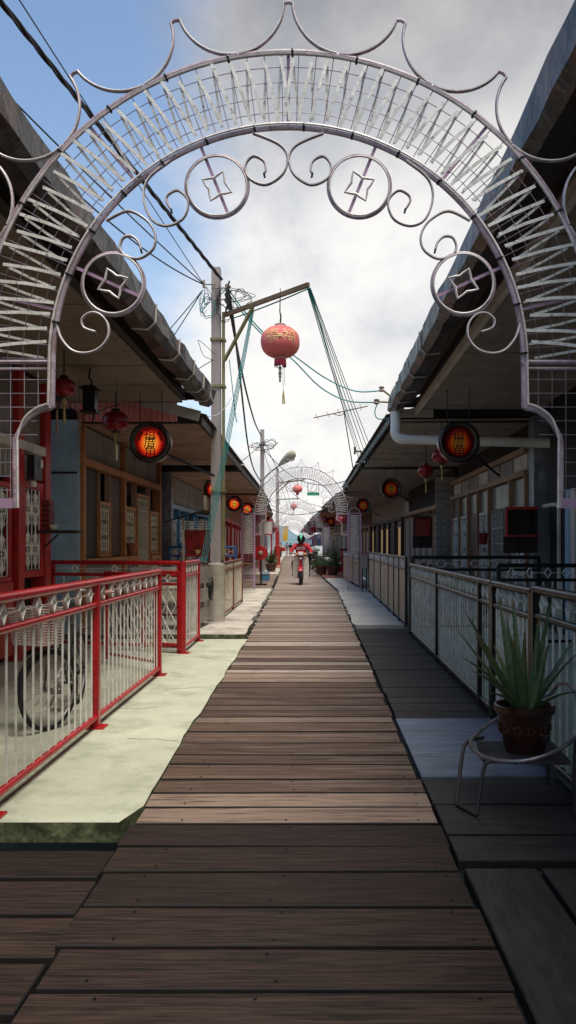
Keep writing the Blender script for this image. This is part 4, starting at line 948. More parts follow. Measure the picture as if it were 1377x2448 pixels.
def bundle(label, A, B, n, r, spreadA, spreadB, m=tealm):
    mb = MB()
    for i in range(n):
        f_ = i - (n - 1) / 2
        mb.tube(sag(Vector(A) + Vector(spreadA) * f_, Vector(B) + Vector(spreadB) * f_, R.uniform(.0, .03), 14), r, 4)
    return tag(mb.build('rope_bundle', m, None, True), label, 'rope')
bundle('bundle of teal guy ropes slanting down from the lantern arm past the tall pole', gp(604, 742, 13.2), gp(486, 1345, 12.9), 4, .0065, (.012, .010, 0), (.028, .02, 0))
bundle('spread of teal guy ropes from the arm tip down to the right roof', A1 + Vector((0, 0, -.05)), gp(888, 1128, 18), 5, .0075, (.012, 0, 0), (.10, .05, 0))
bundle('pair of thin guy wires from the arm tip to the far right roof', A1 + Vector((.01, 0, -.05)), gp(862, 1105, 22), 2, .006, (.01, 0, 0), (.05, 0, 0))
bundle('pair of teal ropes strung under the lantern arm', A0 + Vector((.15, -.02, -.06)), A1 - Vector((0, 0, .06)), 2, .008, (0, .02, 0), (0, .02, 0))
px_cable('teal rope slack beside the tall pole upright', [(548, 860, 13.4), (556, 930, 13.2), (562, 985, 13.2), (566, 1010, 13.2)], .008, tealm)
# insulator brackets on the right gutter
for lab, (u, v), (u2, v2) in (('upper insulator bracket on the end of the right gutter', (912, 930), (945, 956)), ('lower insulator bracket on the end of the right gutter', (900, 960), (942, 962))):
    t = thing('insulator_bracket', lab, 'bracket', gp(u, v, 13.7), 'insulator brackets'); mb = MB(); mb.tube([gp(u, v, 13.7), gp(u2, v2, 13.72)], .018, 6); mb.build('rod', steelo, t)
    mb = MB(); mb.lathe([(.02, -.05), (.055, -.03), (.03, 0), (.055, .03), (.02, .05)], gp(u, v, 13.7), 10); mb.build('insulator', porc, t, True)
# aerial
t = thing('tv_antenna', 'rod television antenna on a mast above the right roofs', 'antenna', gp(846, 1132, 24))
mb = MB(); mb.tube([gp(846, 1132, 24), gp(822, 985, 24)], .016, 5); mb.build('mast', cabm, t)
mb = MB(); mb.tube([gp(750, 999, 24.2), gp(879, 971, 23.6)], .017, 5)
for k in range(5): c = gp(758 + 26 * k, 997 - 5.7 * k, 24.2 - .14 * k); mb.tube([c + Vector((-.05, -.55, .0)), c + Vector((.05, .55, 0))], .008, 4)
mb.tube([gp(798, 990, 24), gp(812, 994, 24), gp(824, 988, 24)], .012, 4)
mb.build('boom', rusty, t)
t = thing('roof_bracket', 'small steel bracket standing on the right roof edge', 'bracket', gp(850, 1080, 22)); mb = MB(); mb.tube([gp(848, 1068, 22), gp(848, 1086, 22)], .03, 5); mb.tube([gp(848, 1079, 22), gp(878, 1080, 22)], .025, 5); mb.tube([gp(862, 1076, 22), gp(862, 1108, 22)], .012, 5); mb.build('bracket_arm', cabm, t)
# ------------------------------------------------------------------ lanterns and signs
lanm = mat('faded_red_lantern_cloth', (.74, .15, .15), .6, var=.15, scale=4, bump=.15, bscale=20, dirt=(.75, .26, .18), damt=.8, dscale=2.2, dlo=.45, dhi=.65)
lanr = mat('red_lantern_gloss', (.26, .008, .014), .3, var=.2, scale=8, bump=.05)
gold = mat('pale_gold_print', (.85, .58, .28), .5, var=.1, bump=0); goldd = mat('gold_line', (.30, .20, .07), .45, metal=.3, bump=0)
fringe = mat('red_fringe', (.45, .04, .06), .7, var=.3, scale=30); capm = mat('grey_gold_cap', (.35, .32, .28), .5, metal=.3, var=.2); tasm = mat('yellow_tassel', (.45, .36, .10), .7, var=.3)
blackg = mat('black_gloss', (.01, .009, .01), .3, bump=0, spec=.5); charm = mat('dark_red_lettering', (.035, .003, .004), .5, bump=0)
def wrap(me, az, prof, rot=0.):   # lay flat lettering onto the lantern skin
    for v in me.vertices:
        x, z = v.co.x, v.co.y; r = prof(z) + .004 + (v.co.z * .6)
        a = az + x / max(.12, prof(z)); v.co = (r * sin(a), -r * cos(a), z)
def big_lantern(label, c, r, h, full=True, group=None):
    t = thing('paper_lantern', label, 'lantern', c + Vector((0, 0, h / 2)), group); c = Vector(c)
    prof = lambda z: r * (max(0., 1 - (abs(z) / (h * .53)) ** 2.3)) ** .5
    n = 14; P = [(max(.02, prof(lerp(-h / 2, h / 2, i / n))), lerp(-h / 2, h / 2, i / n)) for i in range(n + 1)]
    mb = MB(); mb.lathe(P, c, 72 if full else 24, lob=.035, nl=16); body = mb.build('lantern_body', lanm, t, True)
    q = r * .29
    mb = MB(); mb.lathe([(q, h / 2 - .02), (q, h / 2 + .03), (q * .7, h / 2 + .045)], c, 20); mb.build('cap', capm, t, True)
    mb = MB(); mb.lathe([(q, -h / 2 - .03), (q, -h / 2 + .02)], c, 20); mb.build('neck_ring', capm, t, True)
    mb = MB(); k = 26
    for i in range(k):
        a = 2 * pi * i / k; L_ = R.uniform(.07, .13) * r / .31; p0 = c + Vector((q * cos(a), q * sin(a), -h / 2 - .02))
        mb.strip([p0, p0 + Vector((.006 * cos(a), .006 * sin(a), -L_))], .022 * r / .31, .003, (cos(a), sin(a), 0))
    mb.build('fringe', fringe, t)
    mb = MB(); mb.tube([c + Vector((.01, 0, -h / 2)), c + Vector((-.004, 0, -h / 2 - .14))], .008, 5)
    z = -h / 2 - .14
    for (rr, dz) in ((.03, .05), (.018, .03), (.028, .06), (.022, .05), (.018, .06)): mb.lathe([(rr * .6, z), (rr, z - dz * .3), (rr, z - dz * .7), (rr * .6, z - dz)], c + Vector((-.004, 0, 0)), 8); z -= dz
    mb.build('bead_drop', capm, t, True)
    mb = MB(); mb.tube([c + Vector((0, 0, h / 2 + .04)), c + Vector((.01, 0, h / 2 + .16)), c + Vector((-.006, 0, h / 2 + .24)), c + Vector((0, .02, h / 2 + .62))], [.014, .014, .01, .006], 5); mb.build('hanger', cabm, t, True)
    if full:
        for az in (-.42, .52):
            me = text_mesh('福', .25, .002, gold); wrap(me, az, prof); me.name = 'character'; o = put('character', me, t); o.location = c - t.location + Vector((0, 0, .035))
            for dx in ((.42,) if az < 0 else (-.42,)):
                mb = MB(); az2 = az + dx
                for kx in range(5): a = az2 + .05 * cos(kx * 1.256); z_ = .02 * sin(kx * 1.256) + .035; rr = prof(z_) + .003; mb.ball(c + Vector((rr * sin(a), -rr * cos(a), z_)), .014, .006, .014, 6, 5)
                mb.build('flower_print', gold, t, True)
        mb = MB()
        mb.tube([c + Vector((.04, 0, -h / 2 - .1)), c + Vector((.045, 0, -h / 2 - .45)), c + Vector((.05, 0, -h / 2 - .52))], .003, 4); mb.tube([c + Vector((.06, 0, -h / 2 - .1)), c + Vector((.075, 0, -h / 2 - .44)), c + Vector((.05, 0, -h / 2 - .44))], .003, 4)
        mb.build('tassel_cord', cabm, t)
        mb = MB()
        for i in range(8): a = i * .785; p = c + Vector((.05, 0, -h / 2 - .52)); mb.tube([p, p + Vector((.012 * cos(a), .012 * sin(a), -.08)), p + Vector((.022 * cos(a) + .006, .022 * sin(a), -.22))], .005, 4)
        mb.build('tassel', tasm, t)
    return t
big_lantern('large faded red lantern with gold characters hanging from the pole arm', gp(670, 818, 12.75), .315, .50)
big_lantern('small faded red lantern hanging inside the second arch', gp(711, 1169, 44), .29, .42, False, 'far red lanterns')
big_lantern('small faded red lantern hanging inside the third arch', gp(702, 1210, 60), .26, .4, False, 'far red lanterns')
# round drum signs
def face_mat(name, e):
    m = bpy.data.materials.new(name); m.use_nodes = True; nt = m.node_tree; N = nt.nodes; L = nt.links; b = N['Principled BSDF']
    tc = N.new('ShaderNodeTexCoord'); ln = N.new('ShaderNodeVectorMath'); ln.operation = 'LENGTH'; mp = N.new('ShaderNodeMapping'); mp.inputs['Scale'].default_value = (1.12, 0, 1); mp.inputs['Location'].default_value = (0, 0, .01)
    L.new(tc.outputs['Object'], mp.inputs[0]); L.new(mp.outputs[0], ln.inputs[0])
    rp = N.new('ShaderNodeValToRGB'); mr = N.new('ShaderNodeMapRange'); mr.inputs['From Max'].default_value = .2; L.new(ln.outputs['Value'], mr.inputs[0]); L.new(mr.outputs[0], rp.inputs[0])
    el = rp.color_ramp.elements; el[0].position = .32; el[0].color = (1, .50, .07, 1); el[1].position = 1; el[1].color = (.16, .004, .004, 1)
    k = el.new(.6); k.color = (.95, .22, .02, 1); k = el.new(.8); k.color = (.75, .035, .010, 1)
    sc_ = N.new('ShaderNodeVectorMath'); sc_.operation = 'SCALE'; sc_.inputs['Scale'].default_value = .45 if e > .3 else .3; L.new(rp.outputs[0], sc_.inputs[0]); L.new(sc_.outputs[0], b.inputs['Base Color']); L.new(rp.outputs[0], b.inputs['Emission Color']); b.inputs['Emission Strength'].default_value = e; b.inputs['Roughness'].default_value = .35
    return m
faceL = face_mat('backlit_sign_face', .3); faceR = face_mat('dim_backlit_sign_face', .035)
scrollm = mat('dark_red_scroll_print', (.10, .006, .006), .5, bump=0)
def drum(label, c, r, text, face, full=True):
    c = Vector(c); t = thing('drum_sign', label, 'sign', c, 'round drum signs under the eaves'); k = r / .275
    O = Vector((0, 0, 0)); off = c
    mb = MB(); mb.lathe([(.275 * k, .0), (.275 * k, .17 * k), (.02, .175 * k)], c, 40, 'y'); mb.build('drum_body', lanr if full else lanr, t, True)
    mb = MB(); mb.lathe([(.207 * k, .012), (.207 * k, -.022), (.225 * k, -.034), (.265 * k, -.034), (.284 * k, -.018), (.284 * k, .035), (.277 * k, .035)], c, 48, 'y'); rim = mb.build('rim', blackg, t, True)
    mb = MB(); mb.lathe([(1e-5, 0), (.208 * k, 0)], (0, 0, 0), 40, 'y'); fo = mb.build('face', face, None, off=Vector((0, 0, 0))); fo.parent = t; fo.scale = (k, 1, k) if False else (1, 1, 1); fo.location = (0, -.004, 0)
    n = len(text); sz = .17 * k if n == 3 else .19 * k
    for i, ch in enumerate(text):
        me = text_mesh(ch, sz, .002, charm)
        for v in me.vertices: v.co = (v.co.x, -.008 - v.co.z, v.co.y)
        o = put('character', me, t); o.location = (-.005 * k, 0, (n - 1) / 2 * .118 * k - i * .118 * k - .005 * k) if n == 3 else (0, 0, .07 * k - i * .14 * k)
    if full:
        mb = MB()
        for i in range(26):
            a = 2 * pi * i / 26
            pts = []
            for (da, dr) in ((-.10, .232), (-.10, .258), (.07, .258), (.07, .240), (-.03, .240), (-.03, .249)): pts.append(c + Vector((k * dr * cos(a + da), -.0365, k * dr * sin(a + da))))
            mb.tube(pts, .0017, 4)
        mb.build('key_pattern', goldd, rim)
        for s in (-1, 1):
            mb = MB()
            for (x, z, q, a0) in ((.137, .085, .030, 0), (.155, .04, .026, 1.2), (.112, .118, .024, -.8)):
                mb.tube([c + Vector((s * k * (x + q * (1 - i / 26) * cos(a0 + i * .5)), -.008, k * (z + q * (1 - i / 26) * sin(a0 + i * .5)))) for i in range(20)], .0055 * k, 4)
            mb.build('scroll_print', scrollm, t)
    for s in (-1, 1):
        mb = MB(); x0 = c.x + s * .15 * k; mb.tube([(x0, c.y + .05, c.z + .23 * k), (x0, c.y + .05, c.z + .75)], .006, 4); mb.build('hanging_rod', cabm, t)
    mb = MB(); mb.bar((c.x + .2 * k, c.y + .1, c.z - .15 * k), (c.x + .75 * k, c.y + .95, c.z - .38 * k), .02, .03); mb.build('stay', cabm, t)
    return t
drum('nearest left drum sign, glowing orange, in front of the orange timbered house', gp(359, 1057, 11.2), .285, '祖厝角', faceL)
drum('nearest right drum sign, dim red, hanging in front of the white downpipe', gp(1097, 1056, 11.2), .285, '祖厝角', faceR)
drum('glowing drum sign partly hidden behind the tall pole', gp(513, 1168, 21), .28, '公祠', faceL)
drum('glowing drum sign just right of the tall pole', gp(560, 1204, 28), .27, '公祠', faceL, False)
drum('small glowing drum sign above the left pillar of the second arch', gp(591, 1217, 33), .26, '公祠', faceL, False)
drum('dim drum sign under the third right roof', gp(935, 1168, 21.5), .27, '祖厝角', faceR)
drum('dim drum sign above the right pillar of the second arch', gp(868, 1208, 31), .27, '公祠', faceR, False)
drum('small dim drum sign seen under the second arch on the right', gp(791, 1247, 52), .34, '公祠', faceR, False)
# small lanterns under the eaves
def small_lantern(label, c, r, zt, m=lanr):
    c = Vector(c); t = thing('round_lantern', label, 'lantern', c, 'small red lanterns under the eaves')
    mb = MB(); h = r * 1.55; n = 10
    mb.lathe([(max(.02, r * (max(0, 1 - (abs(lerp(-1, 1, i / n)) * .94) ** 2.4)) ** .5), lerp(-h / 2, h / 2, i / n)) for i in range(n + 1)], c, 36, lob=.04, nl=12); mb.build('lantern_body', m, t, True)
    mb = MB(); mb.lathe([(r * .38, h / 2 - .012), (r * .34, h / 2 + .03), (.01, h / 2 + .035)], c, 14); mb.lathe([(r * .36, -h / 2 + .01), (r * .36, -h / 2 - .02), (r * .2, -h / 2 - .025)], c, 14); mb.build('cap', blackg, t, True)
    mb = MB()
    for i in range(7): a = i * .9; mb.ball(c + Vector((r * .5 * cos(a), r * .5 * sin(a), -h / 2 + .02)), r * .15, r * .15, r * .07, 7, 5)
    mb.build('gold_petals', goldd, t, True)
    mb = MB(); mb.lathe([(.02, -h / 2 - .02), (.03, -h / 2 - .06), (.015, -h / 2 - .09)], c, 8); mb.tube([c + Vector((0, 0, -h / 2 - .08)), c + Vector((.005, 0, -h / 2 - .3))], [.012, .018], 5); mb.build('tassel', tasm, t, True)
    mb = MB(); p = c + Vector((0, 0, h / 2 + .03)); zz = p.z; k = 0
    while zz < zt: 
        mb.tube([Vector((c.x, c.y, zz + .02)) + (Vector((.011 * cos(i * pi / 4), 0, .022 * sin(i * pi / 4))) if k % 2 else Vector((0, .011 * cos(i * pi / 4), .022 * sin(i * pi / 4)))) for i in range(8)], .004, 4, True); zz += .034; k += 1
    mb.build('chain', cabm, t)
small_lantern('glossy dark red lantern under the left eave, half behind the arch post', gp(153, 926, 8.9), .13, 3.57)
small_lantern('glossy dark red lantern before the red corrugated sheet', gp(276, 1007, 11.3), .185, 3.57)
small_lantern('red lantern left of the nearest right drum sign', gp(1018, 1126, 15.2), .15, 3.56)
small_lantern('red lantern peeping out behind the nearest right drum sign', gp(1056, 1090, 13.9), .17, 3.56)
small_lantern('orange red lantern under the right pillar top of the second arch', gp(815, 1245, 26), .2, 3.2)
small_lantern('dim red lantern between the second and third arches on the right', gp(752, 1263, 58), .34, 3.2)
t = thing('box_lantern', 'black square lantern hanging between the two left red lanterns', 'lantern', gp(216, 955, 9.75)); c = gp(216, 955, 9.75)
mb = MB(); mb.bbox(c.x - .075, c.x + .075, c.y - .075, c.y + .075, c.z - .14, c.z + .12); mb.build('lantern_body', blackg, t)
mb = MB(); mb.hexa([(c.x - .12, c.y - .12, c.z + .12), (c.x + .12, c.y - .12, c.z + .12), (c.x + .12, c.y + .12, c.z + .12), (c.x - .12, c.y + .12, c.z + .12)] + [(c.x + i * .05, c.y + j * .05, c.z + .17) for i, j in ((-1, -1), (1, -1), (1, 1), (-1, 1))]); mb.box(c.x - .1, c.x + .1, c.y - .1, c.y + .1, c.z - .17, c.z - .142); mb.build('lantern_roof', blackg, t)
mb = MB(); mb.tube(smoothpts([(c.x, c.y, c.z + .17), (c.x + .02, c.y, c.z + .22), (c.x - .015, c.y, c.z + .27), (c.x, c.y, c.z + .38)], 4), .012, 5); mb.build('hook', cabm, t)
mb = MB(); mb.tube([(c.x + .1, c.y, c.z - .15), (c.x + .2, c.y, c.z - .1), (c.x + .36, c.y, c.z - .06)], .006, 4); mb.tube([(c.x + .05, c.y, c.z - .16), (c.x + .02, c.y, c.z - .3)], .012, 5); mb.build('cord', cabm, t)
for lab, (u, v) in (('wooden wind chime rod hanging below the nearest left red lantern', (136, 1010)), ('wooden wind chime rod hanging in front of the blue grey wall', (190, 1010)), ('pale wooden rod hanging left of the nearest left drum sign', (279, 1083))):
    D = 9 if u < 160 else 10.5; c = gp(u, v, D); t = thing('wind_chime', lab, 'wind chime', c, 'wind chimes on the left verandah')
    L_ = .2 if u > 200 else .28
    mb = MB(); mb.tube([c + Vector((0, 0, L_ / 2)), c - Vector((0, 0, L_ / 2))], .013, 6); mb.build('rod', tanw if u < 200 else cream, t); mb = MB(); mb.tube([c + Vector((0, 0, L_ / 2)), c + Vector((0, 0, L_ / 2 + .12)), Vector((c.x, c.y, 3.57))], .003, 4); mb.build('string', cabm, t)
# ------------------------------------------------------------------ far signs
sgn = thing('banner_sign', 'narrow yellow banner sign hanging at the far end of the boardwalk', 'sign', gp(682, 1277, 98)); c = gp(682, 1277, 98)
yel = mat('yellow_banner', (.75, .42, .02), .6, var=.1); grn = mat('green_sign_paint', (.03, .30, .17), .5, var=.1)
mb = MB(); mb.prism([(c.x - .35, 98, c.z + .95), (c.x + .35, 98, c.z + .95), (c.x + .28, 98, c.z - .7), (c.x, 98, c.z - .95), (c.x - .28, 98, c.z - .7)], (0, .03, 0)); mb.build('cloth', yel, sgn); mb = MB(); mb.tube([(c.x - .45, 97.97, c.z + .95), (c.x + .45, 97.97, c.z + .95)], .03, 5); mb.tube([(c.x, 97.97, c.z + .95), (c.x, 97.97, c.z + 1.7)], .015, 4); mb.build('rod', rusty, sgn)
t = thing('hanging_sign', 'small green board hanging high inside the second arch', 'sign', gp(749, 1181, 44)); c = gp(749, 1181, 44)
mb = MB(); mb.box(c.x - .34, c.x + .34, 44, 44.04, c.z - .08, c.z + .10); mb.build('board', grn, t); mb = MB()
for s in (-.3, .3): mb.tube([(c.x + s, 44.02, c.z + .12), (c.x + s, 44.02, c.z + .7)], .012, 4)
mb.build('rod', cabm, t)
# ------------------------------------------------------------------ wall shelf, altars, boxes
t = thing('altar_shelf', 'small dark shelf with a red tiled box on the post of the red house', 'shelf', gp(140, 1270, 10.35)); y_ = 10.35
brick = mat('red_tile_box', (.20, .02, .02), .35, var=.25, scale=8)
mb = MB(); mb.box(gx(98, y_), gx(190, y_), y_ - .14, y_ + .14, gz(1275, y_), gz(1268, y_)); mb.build('board', darkw, t)
mb = MB(); mb.bar((gx(104, y_), y_, gz(1310, y_)), (gx(140, y_), y_, gz(1277, y_)), .02, .02); mb.build('bracket', cabm, t)
mb = MB()
for k in range(6): mb.bbox(gx(103, y_), gx(124, y_), y_ - .1, y_ + .1, gz(1267.5 - 12 * k, y_), gz(1257 - 12 * k, y_), .008)
tag(mb.build('tiled_box', brick), 'red tiled incense box standing on the dark wall shelf', 'box')
mb = MB(); c = Vector((gx(128, y_ - .05), y_ - .05, gz(1267.5, y_))); mb.lathe([(.03, 0), (.05, .02), (.055, .07), (.048, .07), (.04, .03)], c, 14); tag(mb.build('incense_cup', cream, None, True), 'small cream cup beside the red tiled box', 'cup')
t = thing('electric_meter', 'black meter box with white labels beside the red house window', 'meter', (-3.5, 9.75, 2.2)); mb = MB(); fbox(mb, -1, 9.66, 9.92, 2.2, 2.5, .04, .13); mb.build('case', blackg, t); mb = MB(); fbox(mb, -1, 9.86, 9.93, 2.36, 2.46, .131, .14); fbox(mb, -1, 9.74, 9.84, 2.12, 2.19, .06, .09); mb.build('label_plate', white, t)
def altar(label, x0, x1, y0, y1, z0, z1, m, trim):
    t = thing('wall_altar', label, 'altar', ((x0 + x1) / 2, y0, z0), 'wall altars on the right'); mb = MB(); q = .02
    mb.box(x0, x1, y0, y1, z0, z0 + q); mb.box(x0, x1, y0, y1, z1 - q, z1); mb.box(x0, x0 + q, y0, y1, z0 + q, z1 - q); mb.box(x1 - q, x1, y0, y1, z0 + q, z1 - q); mb.box(x0 + q, x1 - q, y1 - q, y1, z0 + q, z1 - q); mb.build('case', m, t)
    mb = MB(); mb.box(x0 - .03, x1 + .03, y0 - .03, y0 - .005, z1 - .03, z1 + .02); mb.box(x0 - .03, x0 + .01, y0 - .03, y0 - .005, z0, z1 - .031); mb.box(x0 - .05, x1 + .05, y0 - .06, y0 - .005, z0 - .03, z0); mb.build('trim', trim, t)
    mb = MB(); mb.box(x0, x1 + .1, y1, y1 + .02, z0 - .3, z1); mb.bar(((x0 + x1) / 2, y1 - .02, z0 - .28), ((x0 + x1) / 2, y0 + .05, z0 - .02), .03, .03, (1, 0, 0)); mb.build('bracket', darkw, t)
altar('dark open altar box with red trim on the tan timbered house', gx(1212, 13.2), gx(1280, 13.2), 13.2, 13.44, gz(1279, 13.2), gz(1214, 13.2), darkw, redw)
altar('small dark red altar box further along the right verandah', gx(990, 19), gx(1028, 19), 19, 19.3, gz(1280, 19), gz(1235, 19), redw, darkw)
t = thing('hanging_pot', 'dark red pot hung on the grille of the tan timbered house', 'pot', gp(1155, 1290, 16)); mb = MB(); mb.lathe([(.07, -.1), (.1, .1), (.11, .1), (.11, .13), (.09, .13)], gp(1155, 1290, 16), 12); mb.build('pot_body', brick, t, True); mb = MB(); mb.tube([gp(1155, 1274, 16), gp(1155, 1240, 16.1)], .006, 4); mb.build('hanger', cabm, t)
t = thing('wall_pot', 'terracotta half pot on the orange house grille', 'pot', gp(316, 1312, 14.9)); terra = mat('terracotta', (.34, .12, .06), .7, var=.2, scale=8, dirt=(.18, .08, .05), damt=.5)
mb = MB(); mb.lathe([(.07, -.13), (.10, .08), (.11, .08), (.11, .11), (.09, .11)], gp(316, 1312, 14.9), 14); mb.build('pot_body', terra, t, True); mb = MB(); mb.tube([gp(316, 1298, 14.9), gp(305, 1290, 15.0)], .008, 4); mb.build('hook', cabm, t)
# shrine under a little black roof
t = thing('shrine', 'small shrine with a black lean-to roof in front of the blue house', 'shrine', (gx(470, 17.2), 17.3, .08))
X0, X1 = gx(430, 17.2), gx(520, 17.2)
for x in (X0 + .12, X1 - .1):
    for y in (16.95, 17.5): mb = MB(); mb.box(x - .02, x + .02, y - .02, y + .02, .08, 1.98); mb.build('post', white if y < 17 else palew, t)
mb = MB(); mb.hexa([(X0 - .25, 16.7, 1.86), ((X0 + X1) / 2, 16.7, 2.06), ((X0 + X1) / 2, 17.8, 2.16), (X0 - .25, 17.8, 1.96), (X0 - .25, 16.7, 1.89), ((X0 + X1) / 2, 16.7, 2.09), ((X0 + X1) / 2, 17.8, 2.19), (X0 - .25, 17.8, 1.99)]); mb.hexa([((X0 + X1) / 2 + .002, 16.7, 2.06), (X1 + .2, 16.7, 1.96), (X1 + .2, 17.8, 2.06), ((X0 + X1) / 2 + .002, 17.8, 2.16), ((X0 + X1) / 2 + .002, 16.7, 2.09), (X1 + .2, 16.7, 1.99), (X1 + .2, 17.8, 2.09), ((X0 + X1) / 2 + .002, 17.8, 2.19)]); mb.build('canopy', darkw, t)
mb = MB(); mb.box(X0 + .1, X1 - .08, 17.0, 17.45, 1.15, 1.2); mb.box(X0 + .14, X1 - .12, 17.1, 17.44, 1.2, 1.72); mb.build('red_case', redw, t)
mb = MB()
for k in range(4): mb.box(X0 + .1, X1 - .08, 16.93, 16.95, 1.74 + .05 * k, 1.76 + .05 * k)
mb.build('slats', white, t); mb = MB(); mb.lathe([(.04, 0), (.06, .05), (.07, .1), (.05, .1)], ((X0 + X1) / 2, 17.05, 1.2), 12); mb.build('incense_pot', gold, t, True)
# hose reel by the second arch
t = thing('hose_reel', 'round red hose reel with a grey hub behind the left pillar of the second arch', 'hose reel', (gx(625, 27), 27, .05)); c = gp(623, 1322, 27)
mb = MB(); mb.lathe([(.24, .16), (.245, .02), (.235, 0), (.07, -.01)], c, 30, 'y'); mb.build('drum', redp, t, True); mb = MB(); mb.lathe([(.075, -.03), (.06, -.045), (.01, -.05)], c, 16, 'y'); mb.build('hub', porc, t, True); mb = MB(); mb.box(c.x - .03, c.x + .03, 27.17, 27.22, .05, c.z + .1); mb.box(c.x - .2, c.x + .2, 27.0, 27.4, .05, .08); mb.build('stand', blackg, t)
# bench of pale slats, boxes behind the red gate
t = thing('slatted_bench', 'pale slatted bench behind the red lattice panel', 'bench', (-2.6, 12.4, .085))
for k in range(5): mb = MB(); mb.box(-3.1, -2.05, 12.25 + .1 * k, 12.33 + .1 * k, .5, .53); mb.build('slat', board_, t)
for k in range(4): mb = MB(); mb.box(-3.1, -2.05, 12.76, 12.78, .6 + .12 * k, .69 + .12 * k); mb.build('back_slat', palew, t)
for x in (-3.05, -2.1):
    for y in (12.28, 12.72): mb = MB(); mb.box(x - .02, x + .02, y - .02, y + .02, .085, .499 if y < 12.5 else 1.1); mb.build('leg', board_, t)
for lab, b_, m_ in (('white storage box on the pale bench', (-2.95, -2.55, 12.3, 12.65, .531, .78), white), ('cream plastic box on the pale bench', (-2.5, -2.15, 12.32, 12.66, .531, .72), cream)):
    t = thing('storage_box', lab, 'box', ((b_[0] + b_[1]) / 2, b_[2], b_[4])); mb = MB(); mb.bbox(*b_, .012); mb.build('tub', m_, t); mb = MB(); mb.bbox(b_[0] - .012, b_[1] + .012, b_[2] - .012, b_[3] + .012, b_[5] + .001, b_[5] + .03, .008); mb.build('lid', bluel if 'white' in lab else m_, t)
# covered scooter behind the right fence
clothm = mat('blue_white_cloth', (.30, .38, .50), .8, var=.3, scale=5, bump=.4, bscale=12, dirt=(.10, .16, .30), damt=.8, dscale=3, bdist=.02)
mb = MB(); n, k = 40, 14; c0 = Vector((2.35, 14.3, .03))
vs = []
for j in range(k + 1):
    f_ = j / k
    for i in range(n):
        a = 2 * pi * i / n; rx = .62 * (1 - .86 * f_ ** 3) * (1 + .05 * sin(7 * a + 3 * f_) * (1 - f_)); ry = .36 * (1 - .8 * f_ ** 3) * (1 + .07 * sin(9 * a + 2 * f_) * (1 - f_))
        top = .72 + .42 * math.exp(-((cos(a) * rx + .38) / .2) ** 2) + .12 * max(0, cos(a))
        vs.append(c0 + Vector((rx * cos(a), ry * sin(a), .08 + f_ * top * (1 if f_ < 1 else .99))))
mb.add(vs, [(j * n + i, j * n + (i + 1) % n, (j + 1) * n + (i + 1) % n, (j + 1) * n + i) for j in range(k) for i in range(n)] + [tuple(k * n + i for i in range(n))])
t = thing('covered_scooter', 'parked scooter under a blue and white cloth behind the dark cross fence', 'scooter', c0); mb.build('cover', clothm, t, True)
for x in (-.42, .42): mb = MB(); mb.lathe([(.17, -.05), (.24, -.04), (.24, .04), (.17, .05)], (c0.x + x, c0.y, .26), 20, 'y'); mb.build('wheel', black, t, True)
# grey meter cabinet by the second arch on the right
t = thing('meter_cabinet', 'grey metal cabinet on thin legs beside the right pillar of the second arch', 'cabinet', gp(871, 1340, 23.3)); mb = MB(); c = gp(871, 1350, 23.2); mb.bbox(c.x - .09, c.x + .09, 23.1, 23.3, c.z - .1, c.z + .3, .01); mb.build('case', wallgrey, t)
mb = MB()
for x in (-.06, .06): mb.tube([(c.x + x, 23.2, .03), (c.x + x, 23.2, c.z - .1)], .015, 5)
mb.build('leg', cabm, t)
# ------------------------------------------------------------------ bicycle
frm = mat('bike_enamel', (.02, .02, .022), .35, spec=.5, bump=0); chrome = mat('dull_chrome', (.28, .27, .26), .45, metal=.8, var=.2); tyre = mat('tyre_rubber', (.015, .015, .015), .8, bump=.1)
basketm = mat('pale_basket', (.46, .36, .32), .6, var=.2, scale=10, dirt=(.25, .17, .13), damt=.5)
t = thing('bicycle', 'old black bicycle with a pale front basket, parked behind the near red fence', 'bicycle', (-2.08, 6.4, .018))
FW = Vector((-2.02, 5.93, .318)); RW = Vector((-2.12, 6.98, .318)); Zv = Vector((0, 0, 1))
def wheel(c, d, nm):
    d = Vector(d).normalized(); ax = d.cross(Zv)
    P = lambda a, r, o=0.: c + d * (r * cos(a)) + Zv * (r * sin(a)) + ax * o
    w_ = MB().tube([P(2 * pi * i / 48, .283) for i in range(48)], .018, 8, True).build(nm, tyre, t, True)
    MB().tube([P(2 * pi * i / 40, .262) for i in range(40)], .010, 6, True).build('rim', chrome, w_, True)
    s_ = MB()
    for i in range(28): s_.tube([P(2 * pi * i / 28 + (.5 if i % 2 else -.5), .02, .03 * (1 if i % 2 else -1)), P(2 * pi * i / 28, .26)], .0016, 3, cap=False)
    s_.tube([c - ax * .045, c + ax * .045], .02, 8); s_.build('spokes', chrome, w_)
    mg = MB(); pts = [P(lerp(-.15, 2.5, i / 20) + .2, .315) for i in range(21)]
    for k in range(20): mg.bar(pts[k], pts[k + 1], .05, .004, (pts[k] - c))
    mg.build('mudguard', frm, t)
    return ax
fd = Vector((-.42, -.9, 0)); wheel(FW, fd, 'wheel'); rd = (FW - RW); rd.z = 0; ax = wheel(RW, rd, 'wheel')
rd.normalize(); HB = FW - rd * .16 + Zv * .38; HT = HB - rd * .05 + Zv * .16; BB = RW + rd * .44 - Zv * .05; ST = BB - rd * .17 + Zv * .46
mb = MB(); mb.tube([HT, BB + Zv * .02], .016, 8); mb.tube([BB, ST], .015, 8); mb.tube([HB, BB + Zv * .05], .014, 8); mb.tube([ST - Zv * .05, RW + ax * .05], .009, 6); mb.tube([ST - Zv * .05, RW - ax * .05], .009, 6); mb.tube([BB, RW + ax * .05], .009, 6); mb.tube([BB, RW - ax * .05], .009, 6); mb.tube([HB - Zv * .02, HT + Zv * .02], .02, 8); mb.build('frame', frm, t, True)
